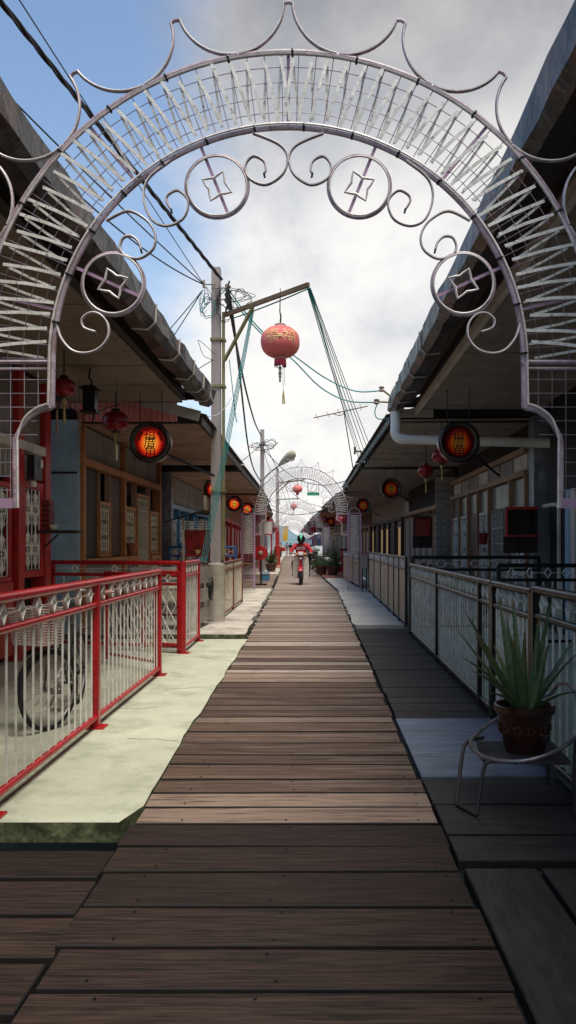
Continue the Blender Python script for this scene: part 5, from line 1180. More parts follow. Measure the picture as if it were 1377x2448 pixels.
fa = fd.normalized().cross(Zv); mb = MB(); mb.tube([FW + fa * .05, HB + fa * .045, HB], .010, 6); mb.tube([FW - fa * .05, HB - fa * .045, HB], .010, 6); mb.build('fork', chrome, t, True)
mb = MB(); top = HT + Zv * .2; mb.tube([HT, top], .012, 6); mb.tube(smoothpts([top - fd.normalized() * .22 + fa * .28 - Zv * .03, top + fa * .22, top + fd.normalized() * .04, top - fa * .22, top - fd.normalized() * .22 - fa * .28 - Zv * .03], 5), .011, 6); hb = mb.build('handlebar', chrome, t, True)
gripm = mat('pinkish_grip', (.5, .28, .24), .6)
for s in (-1, 1): mb = MB(); g0 = top - fd.normalized() * .22 + fa * .28 * s - Zv * .03; mb.tube([g0, g0 - fd.normalized() * .1], .016, 8); mb.build('grip', gripm, hb, True)
mb = MB(); sp = ST + Zv * .12; mb.tube([ST, sp], .012, 6); mb.build('seat_post', chrome, t); mb = MB(); mb.add([sp + rd * x + ax * y + Zv * z for (x, y, z) in ((.15, -.02, .03), (.15, .02, .03), (-.02, .05, .035), (-.11, .095, .05), (-.14, 0, .055), (-.11, -.095, .05), (-.02, -.05, .035), (.12, -.015, 0), (.12, .015, 0), (-.02, .04, 0), (-.1, .08, .01), (-.13, 0, .015), (-.1, -.08, .01), (-.02, -.04, 0))], [tuple(range(7)), tuple(range(7, 14))[::-1]] + [(i, (i + 1) % 7, 7 + (i + 1) % 7, 7 + i) for i in range(7)]); mb.build('saddle', black, t)
mb = MB(); mb.lathe([(.09, -.006), (.09, .006)], (0, 0, 0), 20, 'y'); 
cr = MB(); cr.tube([BB + ax * .06 + (rd * cos(i * pi / 10) + Zv * sin(i * pi / 10)) * .09 for i in range(20)], .006, 5, True); cr.tube([BB + ax * .07 - rd * .12 - Zv * .1, BB + ax * .07 + rd * 0], .009, 5); cr.tube([BB - ax * .07, BB - ax * .07 + rd * .12 + Zv * .1], .009, 5); cr.tube([BB + ax * .065, BB - ax * .065], .014, 6); cr.build('crankset', chrome, t)
for s in (1, -1): mb = MB(); p = BB + ax * .11 * s - rd * .12 * s - Zv * .1 * s; mb.bar(p - ax * .045, p + ax * .045, .07, .02); mb.build('pedal', black, t)
mb = MB(); rk = RW + Zv * .37
for o in (-.06, 0, .06): mb.tube([rk + ax * o - rd * .2, rk + ax * o + rd * .2], .006, 5)
mb.tube([rk + ax * .06, RW + ax * .06], .005, 5); mb.tube([rk - ax * .06, RW - ax * .06], .005, 5); mb.build('rack', chrome, t)
mb = MB(); bc = FW + fd.normalized() * .12 + Zv * .36; f_ = fd.normalized()
def BP(i, j, z): k = .82 + .18 * z / .26; return bc + fa * (.165 * i * k) + f_ * (.12 * j * k) + Zv * z
for z in [k * .02 for k in range(14)]: mb.tube([BP(i, j, z) for i, j in ((-1, -1), (1, -1), (1, 1), (-1, 1))], .0055, 4, True)
for i, j in [(q / 3, -1) for q in range(-3, 4)] + [(q / 3, 1) for q in range(-3, 4)] + [(-1, q / 2) for q in (-1, 0, 1)] + [(1, q / 2) for q in (-1, 0, 1)]: mb.tube([BP(i, j, 0), BP(i, j, .26)], .005, 4)
mb.add([BP(-1, -1, .0), BP(1, -1, .0), BP(1, 1, .0), BP(-1, 1, .0)], [(0, 1, 2, 3)]); mb.build('basket', basketm, t)
mb = MB(); k0 = BB + ax * .06; mb.tube([k0, k0 + ax * .12 - rd * .1 - Zv * .25], .008, 5); mb.build('kickstand', chrome, t)
# ------------------------------------------------------------------ chair and aloe
tubem = mat('dull_steel_tube', (.30, .29, .30), .35, metal=.6, var=.25, scale=8, dirt=(.08, .06, .05), damt=.6); seatm = mat('dark_seat_board', (.035, .034, .036), .5, var=.3)
t = thing('chair', 'low steel tube chair with a hooped arm rail holding the aloe pot', 'chair', (1.12, 4.45, -.03))
mb = MB(); mb.prism([(.88, 4.28, .225), (1.34, 4.24, .225), (1.36, 4.66, .225), (.92, 4.68, .225)], (0, 0, .022)); mb.build('seat', seatm, t)
hoop = [(1.40, 4.82, .50), (1.24, 4.85, .42), (1.06, 4.78, .35), (.92, 4.62, .31), (.84, 4.43, .29), (.87, 4.27, .265), (.97, 4.17, .265), (1.10, 4.13, .285), (1.26, 4.16, .335), (1.40, 4.25, .40)]
mb = MB(); mb.tube(smoothpts(hoop, 6), .012, 8); mb.build('arm_rail', tubem, t, True)
mb = MB(); mb.tube(smoothpts([(1.40, 4.82, .50), (1.42, 4.7, .58), (1.425, 4.52, .6), (1.42, 4.36, .54), (1.40, 4.25, .40)], 5), .012, 8); mb.build('back_rail', tubem, t, True)
mb = MB()
for k in range(3): mb.tube([(.90 + .16 * k, 4.3 + .005 * k, .215), (.90 + .17 * k, 4.66, .215)], .009, 6)
mb.build('seat_frame', seatm, t)
for pts in ([(1.0, 4.20, .26), (.90, 4.22, .25), (.865, 4.21, .2), (.82, 4.16, -.013)], [(.95, 4.62, .28), (.84, 4.55, .27), (.80, 4.48, .2), (.745, 4.34, -.013)], [(1.36, 4.22, .37), (1.35, 4.22, .2), (1.34, 4.18, -.02)], [(1.36, 4.74, .44), (1.36, 4.74, .2), (1.36, 4.74, -.02)]):
    mb = MB(); mb.tube(smoothpts(pts, 5), .011, 8); mb.build('leg', seatm, t, True)
mb = MB(); mb.tube([(.82, 4.16, -.013), (.745, 4.34, -.013)], .011, 6); mb.build('foot_rail', seatm, t, True)
aloem = mat('aloe_leaf', (.062, .125, .052), .45, var=.3, scale=14, bump=.2, bscale=60, dirt=(.16, .17, .07), damt=.7, dscale=5, spec=.5, speck=((.25, .3, .18), 70., .62, .6))
drym = mat('dry_leaf_tip', (.19, .13, .06), .7, var=.3, scale=20, bump=0)
potm = mat('glazed_brown_pot', (.042, .010, .007), .35, var=.3, scale=8, bump=.2, bscale=30, dirt=(.03, .012, .01), damt=.6, dscale=4, spec=.5); reliefm = mat('pot_relief', (.055, .013, .009), .4, var=.2); soilm = mat('potting_soil', (.03, .022, .016), .95, bump=.6)
t = thing('potted_aloe', 'aloe with long pointed leaves in a glazed brown pot on the tube chair', 'potted plant', (1.15, 4.47, .248)); pc = Vector((1.15, 4.47, .248))
mb = MB(); mb.lathe([(.105, 0), (.115, .02), (.15, .2), (.155, .215), (.168, .22), (.17, .255), (.158, .26), (.148, .25), (.14, .2)], pc, 36); pot = mb.build('pot', potm, t, True)
for i in range(12):
    a = 2 * pi * i / 12; mb = MB()
    for k in range(5): b = k * 1.256; q = .138 + .0; zz = .13 + .022 * sin(b); mb.ball(pc + Vector(((q + (zz - .13) * .19) * cos(a + .12 * cos(b)), (q + (zz - .13) * .19) * sin(a + .12 * cos(b)), zz)), .011, .011, .014, 6, 4)
    mb.build('flower_relief', reliefm, pot, True)
mb = MB(); mb.lathe([(1e-5, .225), (.14, .22)], pc, 20); mb.build('soil', soilm, pot)
tips = [(1100, 1440, 4.5, .3), (1116, 1468, 4.25, .2), (1098, 1568, 4.2, .25), (1142, 1618, 4.15, .5), (1192, 1424, 4.55, .1), (1226, 1430, 4.6, .05), (1290, 1455, 4.45, .05), (1322, 1424, 4.6, .1), (1312, 1535, 4.4, .15), (1400, 1545, 4.35, .25), (1398, 1655, 4.3, .35), (1255, 1500, 4.35, .1), (1222, 1520, 4.25, .2), (1290, 1530, 4.62, .1), (1350, 1590, 4.75, .3), (1180, 1540, 4.75, .3), (1160, 1660, 4.3, .5), (1210, 1470, 4.75, .1), (1130, 1510, 4.3, .2), (1088, 1500, 4.6, .3), (1395, 1490, 4.5, .2), (1120, 1600, 4.6, .3)]
for i, (u, v, D, cv) in enumerate(tips):
    tip = gp(u, v, D); a0 = atan2(tip.y - pc.y, tip.x - pc.x) + R.uniform(-.2, .2); b = pc + Vector((.045 * cos(a0), .045 * sin(a0), .225)); d_ = tip - b; Ln = d_.length
    ctrl = b + d_ * .45 + Vector((0, 0, cv * .12 * Ln + (.06 if v > 1540 else 0))); side = d_.cross(Vector((0, 0, 1))).normalized() if abs(d_.normalized().z) < .97 else Vector((1, 0, 0)); n = 12; w0 = R.uniform(.025, .031)
    mb = MB(); vs = []
    for k in range(n + 1):
        f_ = k / n; p = b * (1 - f_) ** 2 + ctrl * 2 * f_ * (1 - f_) + tip * f_ ** 2; tg = ((ctrl - b) * (1 - f_) + (tip - ctrl) * f_).normalized(); up = side.cross(tg).normalized()
        if up.z < 0: up = -up
        w_ = w0 * (1 - f_ ** 1.6) ** .9 + .0012; th = w_ * .42
        vs += [p - side * w_ + up * th * .5, p - side * w_ * .5 - up * th * .5, p - up * th, p + side * w_ * .5 - up * th * .5, p + side * w_ + up * th * .5, p + side * w_ * .5 + up * th * .15, p, p - side * w_ * .5 + up * th * .15]
    mb.add(vs, [(k * 8 + j, k * 8 + (j + 1) % 8, (k + 1) * 8 + (j + 1) % 8, (k + 1) * 8 + j) for k in range(n) for j in range(8)])
    for k in range(1, n):
        for s in (0, 4):
            p = vs[k * 8 + s]; q = vs[(k + 1) * 8 + s] if k < n else p; o_ = (p - vs[k * 8 + 6]).normalized() * .005
            mb.add([p, p + (q - p) * .2, p + o_ + (q - p) * .15], [(0, 1, 2)])
    o_ = mb.build('leaf', [aloem, drym], t, True, fixn=False)
    if i % 3 != 1:
        for k in range((n - 2 + i % 2) * 8, n * 8): o_.data.polygons[k].material_index = 1
# ------------------------------------------------------------------ potted palms on the right
palmm = mat('palm_leaf', (.05, .09, .028), .5, var=.35, scale=10, bump=0, island=.4, dirt=(.12, .14, .04), damt=.5); darkpot = mat('dark_clay_pot', (.10, .04, .03), .6, var=.25)
def palm(label, x, y, z, h, spread, n):
    t = thing('potted_palm', label, 'potted plant', (x, y, z), 'potted palms on the red slab'); rr = random.Random(int(x * 1000) + n)
    mb = MB(); mb.lathe([(.2, 0), (.27, .32), (.3, .33), (.3, .4), (.26, .4), (.24, .3)], (x, y, z), 20); mb.build('pot', darkpot, t, True)
    mb = MB(); c = Vector((x, y, z + .35))
    for i in range(n):
        a = rr.uniform(0, 2 * pi); el = rr.uniform(.35, 1.4); L_ = h * rr.uniform(.6, 1.0); d = Vector((cos(a) * cos(el) * spread, sin(a) * cos(el) * spread, sin(el)))
        pts = [c + d * L_ * f_ - Vector((0, 0, .45 * L_ * f_ * f_ * cos(el))) for f_ in (0, .25, .5, .75, 1)]
        mb.tube(pts, [.008, .007, .006, .004, .002], 3)
        for k in range(1, 9):
            f_ = k / 8.5 * .95 + .05; q = f_ * 4; j = min(3, int(q)); p = pts[j].lerp(pts[j + 1], q - j); tg = (pts[j + 1] - pts[j]).normalized(); sd = tg.cross(Vector((0, 0, 1)))
            if sd.length < .01: continue
            sd.normalize()
            for s in (-1, 1):
                e = p + sd * s * .16 * rr.uniform(.7, 1.2) * (1.1 - f_ * .5) + tg * .12 - Vector((0, 0, .05)); m_ = p.lerp(e, .45); wv = tg * .016
                mb.add([p, m_ + wv, e, m_ - wv], [(0, 1, 2), (0, 2, 3)])
    mb.build('foliage', palmm, t, fixn=False); return t
palm('low spiky potted palm nearest the rider on the red slab', gx(768, 36), 36, .07, 1.05, 1.2, 26)
palm('tall bushy potted palm in a dark pot on the red slab', gx(796, 35.5), 35.5, .07, 1.55, .8, 46)
palm('potted palm at the back of the red slab by the fence end', gx(806, 40), 40, .07, 1.4, .8, 30)
t = thing('planter_screen', 'dark red timber screen standing behind the potted palms', 'screen', (gx(822, 38), 38, .06)); mb = MB(); mb.box(gx(814, 38), gx(834, 38), 38, 38.1, .07, 1.15); mb.build('panel', redw, t); mb = MB(); mb.box(gx(812, 38), gx(836, 38), 37.97, 38.13, 1.152, 1.22); mb.build('cap_rail', darkw, t)
# ------------------------------------------------------------------ figures
def fig(name, V, E_, rad, m, parent, sub=1):
    me = bpy.data.meshes.new(name); off = rootloc(parent); me.from_pydata([tuple(Vector(v) - off) for v in V], E_, []); me.materials.append(m)
    o = put(name, me, parent); sm = o.modifiers.new('skin', 'SKIN'); sm.use_smooth_shade = True
    if not me.skin_vertices: me.attributes  # the layer is made by the modifier
    if len(me.skin_vertices) == 0: raise RuntimeError('skin layer')
    for i, r in enumerate(rad):
        rr = r if isinstance(r, tuple) else (r, r); me.skin_vertices[0].data[i].radius = rr
    me.skin_vertices[0].data[0].use_root = True
    s = o.modifiers.new('sub', 'SUBSURF'); s.levels = sub; s.render_levels = sub
    # bake the modifiers so the mesh is plain geometry
    bpy.context.view_layer.update(); dg = bpy.context.evaluated_depsgraph_get(); nm = bpy.data.meshes.new_from_object(o.evaluated_get(dg)); o.modifiers.clear(); o.data = nm; nm.name = name
    for p in nm.polygons: p.use_smooth = True
    return o
skinm = mat('skin', (.36, .2, .13), .55, var=.1, bump=0); hairm = mat('dark_hair', (.012, .01, .009), .6, bump=0)
def standing(label, x, y, z, H, face, shirt, trousers, arm='down'):
    t = thing('person', label, 'person', (x, y, z)); k = H / 1.7; c, s = cos(face), sin(face)
    T = lambda p: (x + (p[0] * c - p[1] * s) * k, y + (p[0] * s + p[1] * c) * k, z + p[2] * k)
    fwd = -1
    # skeleton: faces -Y before turning
    V = [(0, 0, .95), (0, 0, 1.15), (0, 0, 1.38), (0, 0, 1.47), (0, -.01, 1.55), (0, -.015, 1.64)]
    r = [(.14, .1), (.13, .095), (.15, .1), .055, (.075, .09), (.068, .08)]
    E_ = [(0, 1), (1, 2), (2, 3), (3, 4), (4, 5)]
    for sd in (-1, 1):
        b = len(V); e = .22 if arm == 'down' else .2
        V += [(sd * .17, 0, 1.38), (sd * e, .02, 1.12), (sd * e, -.06 if arm == 'down' else -.2, .9 if arm == 'down' else 1.1), (sd * e, -.09 if arm == 'down' else -.27, .83 if arm == 'down' else 1.12)]
        r += [.06, .045, .032, (.034, .02)]; E_ += [(2, b), (b, b + 1), (b + 1, b + 2), (b + 2, b + 3)]
        for q in range(5):
            i = len(V); dx = (q - 2) * .013
            V += [(sd * e + dx, (-.1 if arm == 'down' else -.31) - (.0 if q else -.02), (.76 if arm == 'down' else 1.12) + (.03 if q in (0, 4) else 0))]; r += [.008]; E_ += [(b + 3, i)]
        b = len(V); V += [(sd * .09, 0, .88), (sd * .10, -.02, .48), (sd * .10, .02, .09), (sd * .11, -.13, .04)]; r += [.085, .06, .042, (.04, .03)]; E_ += [(0, b), (b, b + 1), (b + 1, b + 2), (b + 2, b + 3)]
    fig('body', [T(p) for p in V], E_, [tuple(q * k for q in a) if isinstance(a, tuple) else a * k for a in r], skinm, t)
    V2 = [(0, 0, .92), (0, 0, 1.15), (0, 0, 1.37)]; r2 = [(.155, .115), (.145, .11), (.16, .112)]; E2 = [(0, 1), (1, 2)]
    for sd in (-1, 1): b = len(V2); V2 += [(sd * .175, 0, 1.375), (sd * .215, .02, 1.17)]; r2 += [.072, .062]; E2 += [(2, b), (b, b + 1)]
    fig('shirt', [T(p) for p in V2], E2, [tuple(q * k for q in a) if isinstance(a, tuple) else a * k for a in r2], shirt, t)
    V3 = [(0, 0, .96)]; r3 = [(.15, .11)]; E3 = []
    for sd in (-1, 1): b = len(V3); V3 += [(sd * .09, 0, .86), (sd * .10, -.02, .48), (sd * .10, .02, .12)]; r3 += [.095, .072, .055]; E3 += [(0, b), (b, b + 1), (b + 1, b + 2)]
    fig('trousers', [T(p) for p in V3], E3, [tuple(q * k for q in a) if isinstance(a, tuple) else a * k for a in r3], trousers, t)
    mb = MB(); mb.ball(T((0, .02, 1.635)), .088 * k, .1 * k, .085 * k, 12, 8); mb.build('hair', hairm, t, True)
    mb = MB()
    for sd in (-1, 1): mb.ball(T((sd * .03, -.095, 1.6)), .011, .011, .009, 6, 5)
    mb.build('eyes', black, t); mb = MB(); mb.ball(T((0, -.105, 1.57)), .013 * k, .02 * k, .02 * k, 6, 5); mb.build('nose', skinm, t, True)
    return t
blues = mat('pale_blue_cloth', (.25, .42, .6), .8); violets = mat('violet_blue_cloth', (.16, .15, .34), .8); darks = mat('dark_cloth', (.02, .02, .024), .8); khaki = mat('pale_trousers', (.5, .45, .38), .8); redc = mat('red_bag_cloth', (.45, .03, .02), .7)
standing('person in a pale blue shirt standing on the blue house verandah', gx(446, 19.6), 19.6, .05, 1.7, radians(60), blues, darks)
standing('person in a violet blue shirt and pale trousers walking far down the boardwalk', gx(686, 96), 96, 0, 1.7, radians(10), violets, khaki)
standing('person in black beside the one in violet blue, far down the boardwalk', gx(694.5, 97), 97, 0, 1.65, radians(-15), darks, darks)
standing('person carrying a red bag at the far left edge of the boardwalk', gx(671.5, 88), 88, 0, 1.65, radians(80), khaki, darks)
mb = MB(); c = gp(676.5, 1313, 87.8); mb.bbox(c.x - .22, c.x + .22, c.y - .12, c.y + .12, c.z - .25, c.z + .22, .04); t = thing('shoulder_bag', 'large red bag carried by the person at the far left edge', 'bag', c); mb.build('bag_body', redc, t); mb = MB(); mb.tube([c + Vector((-.15, 0, .2)), c + Vector((-.1, 0, .5)), c + Vector((.05, 0, .5)), c + Vector((.15, 0, .2))], .02, 5); mb.build('strap', redc, t)
# ------------------------------------------------------------------ underbone motorcycle and rider
mcw = mat('cream_plastic', (.78, .74, .66), .4, var=.1, bump=0); mcr = mat('red_plastic', (.46, .015, .03), .3, var=.1, bump=0); orangel = mat('orange_lens', (.75, .25, .06), .2, bump=0); lampl = mat('headlamp_glass', (.75, .75, .72), .1, bump=0)
def motorbike(root, x, y, k, body, front, mono):
    # local frame: X across, Y along (front towards -Y), Z up, scale k
    T = lambda a, b, c: (x + a * k, y + b * k, c * k)
    def wh(yy, w_, nm='wheel'):
        mb = MB(); mb.lathe([(.2 * k, -w_ * k), (.26 * k, -w_ * k * .9), (.285 * k, 0), (.26 * k, w_ * k * .9), (.2 * k, w_ * k)], T(0, yy, .285), 28, 'x'); wo = mb.build(nm, tyre, root, True)
        mb = MB(); mb.lathe([(.03 * k, -.045 * k), (.06 * k, -.03 * k), (.2 * k, -.02 * k), (.2 * k, .02 * k), (.06 * k, .03 * k), (.03 * k, .045 * k)], T(0, yy, .285), 20, 'x'); mb.build('rim', chrome, wo, True)
    wh(-.6, .05); wh(.6, .055)
    mb = MB()   # front mudguard over the wheel
    for i in range(10):
        a0, a1 = radians(35 + 15 * i), radians(50 + 15 * i)
        for (s0, s1, r0, r1) in ((-.075, -.05, .285, .315), (-.05, .05, .315, .315), (.05, .075, .315, .285)):
            mb.add([T(s0, -.6 - r0 * cos(a0), .285 + r0 * sin(a0)), T(s1, -.6 - r1 * cos(a0), .285 + r1 * sin(a0)), T(s1, -.6 - r1 * cos(a1), .285 + r1 * sin(a1)), T(s0, -.6 - r0 * cos(a1), .285 + r0 * sin(a1))], [(0, 1, 2, 3)])
    mb.build('mudguard', front, root, fixn=False)
    for s in (-1, 1):
        mb = MB(); mb.tube([T(s * .075, -.6, .285), T(s * .075, -.5, .62), T(s * .06, -.42, .9)], .022 * k, 8); mb.build('fork', chrome, root, True)
        mb = MB()   # curved leg shield wing
        pts = [(.03, -.43, .9), (.15, -.42, .94), (.24, -.36, .88), (.27, -.32, .6), (.26, -.30, .32), (.2, -.30, .17), (.11, -.32, .22), (.085, -.38, .5)]
        mb.prism([T(s * a, b, c) for a, b, c in pts], (0, .025 * k, 0)); mb.build('leg_shield', body, root, True)
        mb = MB(); mb.ball(T(s * .15, -.47, 1.0), .055 * k, .04 * k, .035 * k, 10, 6); mb.build('turn_signal', orangel, root, True)
        mb = MB(); mb.tube([T(s * .3, -.28, 1.02), T(s * .38, -.24, 1.01)], .018 * k, 8); mb.build('grip', black, root, True)
        mb = MB(); mb.tube([T(s * .2, -.36, 1.03), T(s * .32, -.34, 1.25)], .007 * k, 5); mb.ball(T(s * .34, -.34, 1.28), .05 * k, .015 * k, .035 * k, 8, 6); mb.build('mirror', black, root, True)
    mb = MB(); mb.prism([T(-.04, -.44, .58), T(.04, -.44, .58), T(.05, -.44, .9), T(.03, -.44, .96), T(-.03, -.44, .96), T(-.05, -.44, .9)], (0, .1 * k, 0)); mb.build('front_cover', front, root)
    mb = MB(); mb.lathe([(1e-4, -.03 * k), (.035 * k, -.02 * k), (.04 * k, 0)], T(0, -.46, .86), 12, 'y'); mb.build('badge', lampl, root, True)
    mb = MB(); mb.tube([T(-.3, -.28, 1.02), T(-.12, -.38, 1.03), T(.12, -.38, 1.03), T(.3, -.28, 1.02)], .016 * k, 8); mb.build('handlebar', chrome, root, True)
    mb = MB(); mb.bbox(*[T(-.1, -.5, 0)[0], T(.1, 0, 0)[0]], T(0, -.49, 0)[1], T(0, -.34, 0)[1], .95 * k, 1.1 * k, .02 * k); mb.build('headlight_shell', front, root)
    mb = MB(); mb.bbox(T(-.085, 0, 0)[0], T(.085, 0, 0)[0], T(0, -.51, 0)[1], T(0, -.492, 0)[1], .97 * k, 1.07 * k, .01 * k); mb.build('headlight', lampl, root)
    mb = MB(); mb.tube([T(0, -.36, .8), T(0, -.2, .5), T(0, .1, .42), T(0, .35, .55), T(0, .7, .6)], [.05 * k, .06 * k, .07 * k, .09 * k, .05 * k], 8); mb.build('frame', front, root, True)
    mb = MB(); mb.ball(T(0, .05, .33), .14 * k, .2 * k, .1 * k, 12, 8); mb.build('engine', chrome, root, True)
    mb = MB(); mb.hexa([T(-.12, .05, .68), T(.12, .05, .68), T(.12, .75, .72), T(-.12, .75, .72), T(-.1, .08, .76), T(.1, .08, .76), T(.1, .72, .8), T(-.1, .72, .8)]); mb.build('seat', black, root)
    mb = MB(); mb.tube([T(-.1, .05, .22), T(-.14, .5, .24), T(-.14, .85, .27)], [.03 * k, .045 * k, .045 * k], 8); mb.build('exhaust', chrome, root, True)
    mb = MB(); mb.tube([T(-.26, .0, .3), T(.26, .0, .3)], .012 * k, 5); mb.build('foot_rest', black, root)
mx_, my_ = gx(720, 28.6), 28.4
t = thing('motorcycle', 'cream and red motorcycle coming head on along the boardwalk with a rider', 'motorcycle', (mx_, my_, 0)); motorbike(t, mx_, my_, 1.08, mcw, mcr, False)
t = thing('motorcycle', 'black parked motorcycle at the right edge beyond the rider', 'motorcycle', (gx(752, 47), 47, .05)); motorbike(t, gx(749, 47), 47, 1.08, black, blackg, True)
helm = mat('black_helmet', (.012, .013, .013), .2, bump=0, spec=.6); helg = mat('green_helmet_stripe', (.05, .55, .3), .4, bump=0); jack = mat('red_jacket', (.42, .012, .02), .6, var=.2, scale=8, bump=.3, bscale=14, bdist=.01); patch = mat('white_patch', (.7, .66, .7), .7, var=.2, scale=40); patchd = mat('patch_lettering', (.25, .06, .12), .7)
t = thing('person', 'person riding the cream and red motorcycle in a red jacket and black helmet', 'person', (mx_, my_ + .3, .8)); k = 1.08
T = lambda a, b, c: (mx_ + a * k, my_ + b * k, c * k)
def S(r): return [tuple(q * k for q in a) if isinstance(a, tuple) else a * k for a in r]
V = [T(0, .28, .86), T(0, .26, 1.05), T(0, .2, 1.27), T(0, .17, 1.37), T(0, .14, 1.45), T(0, .13, 1.52)]; r = [(.15, .12), (.14, .1), (.15, .1), .055, (.075, .09), (.07, .085)]; E_ = [(0, 1), (1, 2), (2, 3), (3, 4), (4, 5)]
for s in (-1, 1):
    b = len(V); V += [T(s * .2, .2, 1.28), T(s * .33, .02, 1.08), T(s * .33, -.2, 1.03), T(s * .33, -.25, 1.03)]; r += [.065, .045, .032, (.035, .03)]; E_ += [(2, b), (b, b + 1), (b + 1, b + 2), (b + 2, b + 3)]
    for q in range(4):
        i = len(V); V += [T(s * (.30 + .02 * q), -.295, 1.04), T(s * (.30 + .02 * q), -.30, 1.0)]; r += [.009, .008]; E_ += [(b + 3, i), (i, i + 1)]
    i = len(V); V += [T(s * .285, -.255, 1.0)]; r += [.010]; E_ += [(b + 3, i)]
    b = len(V); V += [T(s * .12, .2, .82), T(s * .25, -.12, .72), T(s * .235, .0, .36), T(s * .25, -.1, .3)]; r += [.09, .065, .045, (.04, .03)]; E_ += [(0, b), (b, b + 1), (b + 1, b + 2), (b + 2, b + 3)]
fig('body', V, E_, S(r), skinm, t)
V = [T(0, .28, .84), T(0, .26, 1.05), T(0, .2, 1.27), T(0, .18, 1.34)]; r = [(.19, .14), (.185, .13), (.19, .125), .085]; E_ = [(0, 1), (1, 2), (2, 3)]
for s in (-1, 1): b = len(V); V += [T(s * .21, .2, 1.28), T(s * .33, .02, 1.09), T(s * .33, -.16, 1.04)]; r += [.09, .07, .05]; E_ += [(2, b), (b, b + 1), (b + 1, b + 2)]
fig('jacket', V, E_, S(r), jack, t)
V = [T(0, .28, .86)]; r = [(.17, .13)]; E_ = []
for s in (-1, 1): b = len(V); V += [T(s * .12, .2, .82), T(s * .255, -.12, .72), T(s * .24, .0, .40)]; r += [.1, .078, .058]; E_ += [(0, b), (b, b + 1), (b + 1, b + 2)]
fig('trousers', V, E_, S(r), darks, t)
for s in (-1, 1): mb = MB(); mb.ball(T(s * .25, -.05, .32), .055 * k, .13 * k, .05 * k, 10, 7); mb.build('shoe', black, t, True)
mb = MB(); mb.ball(T(0, .14, 1.5), .135 * k, .155 * k, .15 * k, 20, 14); he = mb.build('helmet', helm, t, True)
mb = MB()
for q in range(8):
    a0, a1 = radians(78 - 13 * q), radians(78 - 13 * (q + 1)); w0, w1 = .055 - .006 * q, .055 - .006 * (q + 1); R_ = 1.01
    mb.add([T(-w0, .14 - .155 * R_ * cos(a0), 1.5 + .15 * R_ * sin(a0)), T(w0, .14 - .155 * R_ * cos(a0), 1.5 + .15 * R_ * sin(a0)), T(w1, .14 - .157 * R_ * cos(a1), 1.5 + .152 * R_ * sin(a1)), T(-w1, .14 - .157 * R_ * cos(a1), 1.5 + .152 * R_ * sin(a1))], [(0, 1, 2, 3)])
mb.build('stripe', helg, he, fixn=False)
for x0, x1 in ((-.15, -.02), (.03, .13)):
    mb = MB(); mb.hexa([T(x0, .055, 1.14), T(x1, .055, 1.14), T(x1, .075, 1.14), T(x0, .075, 1.14), T(x0, .045, 1.22), T(x1, .045, 1.22), T(x1, .07, 1.22), T(x0, .07, 1.22)]); po = mb.build('chest_patch', patch, t)
    mb = MB()
    for q in range(3): xa = lerp(x0, x1, .18 + .26 * q); mb.hexa([T(xa, .045, 1.16), T(xa + .015, .045, 1.16), T(xa + .015, .05, 1.16), T(xa, .05, 1.16), T(xa, .040, 1.2), T(xa + .015, .040, 1.2), T(xa + .015, .045, 1.2), T(xa, .045, 1.2)])
    mb.build('lettering', patchd, po)
# ------------------------------------------------------------------ clutter down the walkway
def tangle(label, u, v, D, ru, rv, n, seed, m=cabm, r=.005):
    rr = random.Random(seed); mb = MB(); pts = []
    for i in range(n): a = i * 2.1 + rr.uniform(-.5, .5); q = rr.uniform(.35, 1); pts.append(gp(u + ru * q * cos(a), v + rv * q * sin(a), D + rr.uniform(-.05, .05)))
    mb.tube(smoothpts(pts, 6), r, 4); return tag(mb.build('wire_tangle', m, None, True), label, 'wire')
tangle('tangle of thin black wire high on the left of the tall pole', 492, 715, 13.5, 20, 34, 11, 4)
tangle('tangle of thin black wire between the tall pole and the lantern arm', 572, 706, 13.4, 42, 34, 13, 9)
tangle('tangle of teal wire hanging off the left insulator of the tall pole', 482, 728, 13.5, 14, 30, 9, 2, tealm)
tangle('tangle of thin wire around the top of the second pole', 632, 1068, 33.7, 26, 18, 13, 5, cabm, .009)
for lab, pp in (('upper wire strung from the third pole over the far arches', [(663, 1128, 52), (690, 1185, 70), (697, 1235, 100)]), ('lower wire strung from the third pole over the far arches', [(664, 1140, 52), (684, 1200, 72), (693, 1245, 100)]),
                ('wire crossing from the third pole to the far right roofs', [(664, 1135, 52), (712, 1190, 52), (770, 1212, 52), (800, 1205, 50)]), ('wire crossing from the second pole to the second right roof', [(630, 1075, 34), (700, 1140, 34), (770, 1160, 33), (832, 1148, 31)]),
                ('wire crossing under the second arch from the left roofs', [(610, 1192, 36), (660, 1222, 38), (720, 1230, 40), (790, 1215, 42)])):
    px_cable(lab, pp, .016)
for i, (u, v, D, r) in enumerate(((640, 1243, 50, .25), (618, 1240, 40, .22), (651, 1262, 62, .3), (776, 1243, 48, .24), (742, 1272, 70, .32), (733, 1266, 80, .36), (828, 1232, 36, .2))):
    small_lantern(('red lantern on the left eave just beyond the third pole', 'red lantern on the left eave beyond the cream house', 'small red lantern far along the left eave', 'red lantern on the right eave under the third arch', 'small red lantern far along the right eave', 'smallest red lantern far along the right eave', 'red lantern on the right eave above the potted palms')[i], gp(u, v, D), r, gp(u, v, D).z + .5)
shirts = [mat('hung_cloth_' + n_, c_, .85, var=.2, scale=6, bump=.2, bscale=12) for n_, c_ in (('white', (.7, .68, .64)), ('grey', (.35, .35, .38)), ('purple', (.3, .12, .3)), ('pink', (.6, .3, .3)), ('blue', (.2, .3, .5)))]
nm_ = ('white', 'grey', 'purple', 'pink', 'blue')
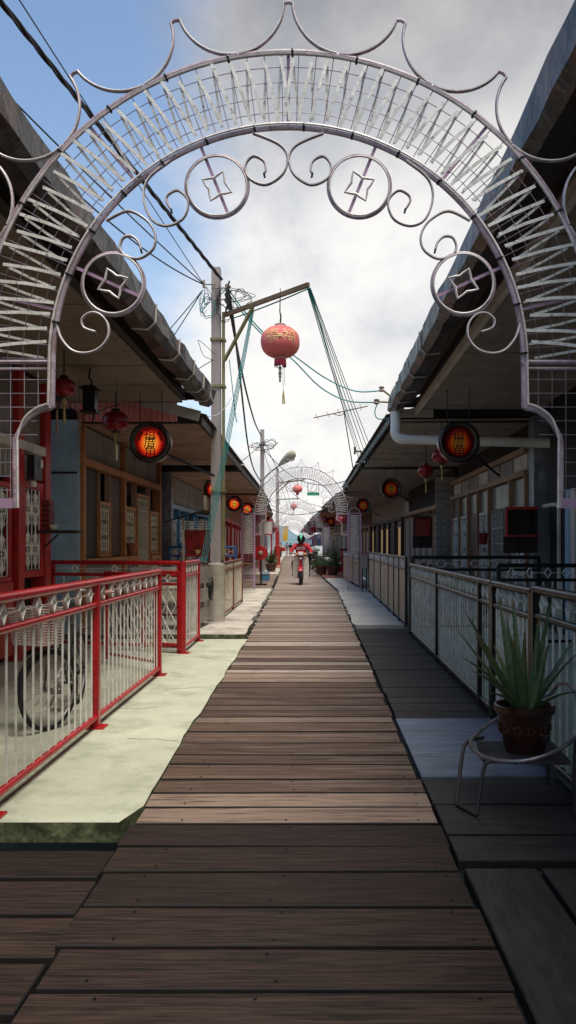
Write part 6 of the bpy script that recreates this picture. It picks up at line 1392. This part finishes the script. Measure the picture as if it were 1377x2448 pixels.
for i in range(7):
    D = 46.5 + 2.6 * i; x = re_(D) + .75 + .08 * (i % 2); z0 = 2.1; k = (i * 2) % 5
    t = thing('hanging_shirt', '%s shirt %s in the row hung along the far right side' % (nm_[k], ('nearest', 'second nearest', 'third nearest', 'middle', 'third from the far end', 'second from the far end', 'last')[i]), 'shirt', (x, D, z0), 'shirts hung along the far right side')
    mb = MB(); mb.prism([(x - .22, D, z0 - .75), (x + .22, D, z0 - .75), (x + .24, D, z0 - .18), (x + .42, D, z0 - .32), (x + .46, D, z0 - .2), (x + .2, D, z0), (x + .06, D, z0 + .02), (x - .06, D, z0 + .02), (x - .2, D, z0), (x - .46, D, z0 - .2), (x - .42, D, z0 - .32), (x - .24, D, z0 - .18)], (0, .05, 0)); mb.build('cloth', shirts[k], t)
    mb = MB(); mb.tube([(x - .2, D + .025, z0 + .0), (x, D + .025, z0 + .09), (x + .2, D + .025, z0)], .012, 4); mb.tube([(x, D + .025, z0 + .09), (x, D + .025, z0 + .55)], .008, 4); mb.build('hanger', cabm, t)
for i, (D, dx, h, n) in enumerate(((40, -.45, .8, 24), (44, -.5, 1.0, 28), (63, -.5, 1.1, 24), (55, .5, 1.1, 26), (72, .5, 1.2, 24))):
    s = -1 if dx < 0 else 1; x = (le(D) if s < 0 else re_(D)) + dx
    o = palm(('small potted palm beyond the hose reel on the left', 'bushy potted palm before the red pole base on the left', 'potted palm far along the left side', 'potted palm beyond the parked black motorcycle', 'potted palm far along the right side')[i], x, D, .08, h, .9, n)
t = thing('notice_board', 'white framed notice board on posts beyond the hose reel', 'notice board', (gx(634, 40), 40, .06)); c = gp(634, 1262, 40)
mb = MB(); mb.box(c.x - .32, c.x + .32, 40, 40.04, c.z - .3, c.z + .35); mb.build('panel', white, t); mb = MB(); mb.box(c.x - .36, c.x + .36, 39.98, 40.06, c.z + .351, c.z + .41); mb.box(c.x - .36, c.x + .36, 39.98, 40.06, c.z - .36, c.z - .301); mb.build('frame', redw, t)
for s in (-.3, .3): mb = MB(); mb.box(c.x + s - .03, c.x + s + .03, 40.05, 40.1, .06, c.z - .361); mb.build('post', redw, t)
for lab, u, D, w_, h, m_ in (('red painted crate beside the foot of the third pole', 650, 47, .5, .5, redw), ('pale wooden crate left of the third pole', 641, 43, .55, .42, board_), ('blue plastic tub at the foot of the left pillar of the second arch', 634, 30, .3, .34, bluew), ('grey crate by the far right roofs', 742, 60, .6, .6, board_)):
    x = gx(u, D); t = thing('crate', lab, 'crate', (x, D, .06))
    mb = MB(); mb.bbox(x - w_ / 2, x + w_ / 2, D, D + w_, .06, .06 + h, .015); mb.build('body', m_, t)
    mb = MB(); mb.box(x - w_ / 2 - .015, x + w_ / 2 + .015, D - .02, D - .002, .06 + h * .72, .06 + h * .9); mb.build('rim_board', palew, t)
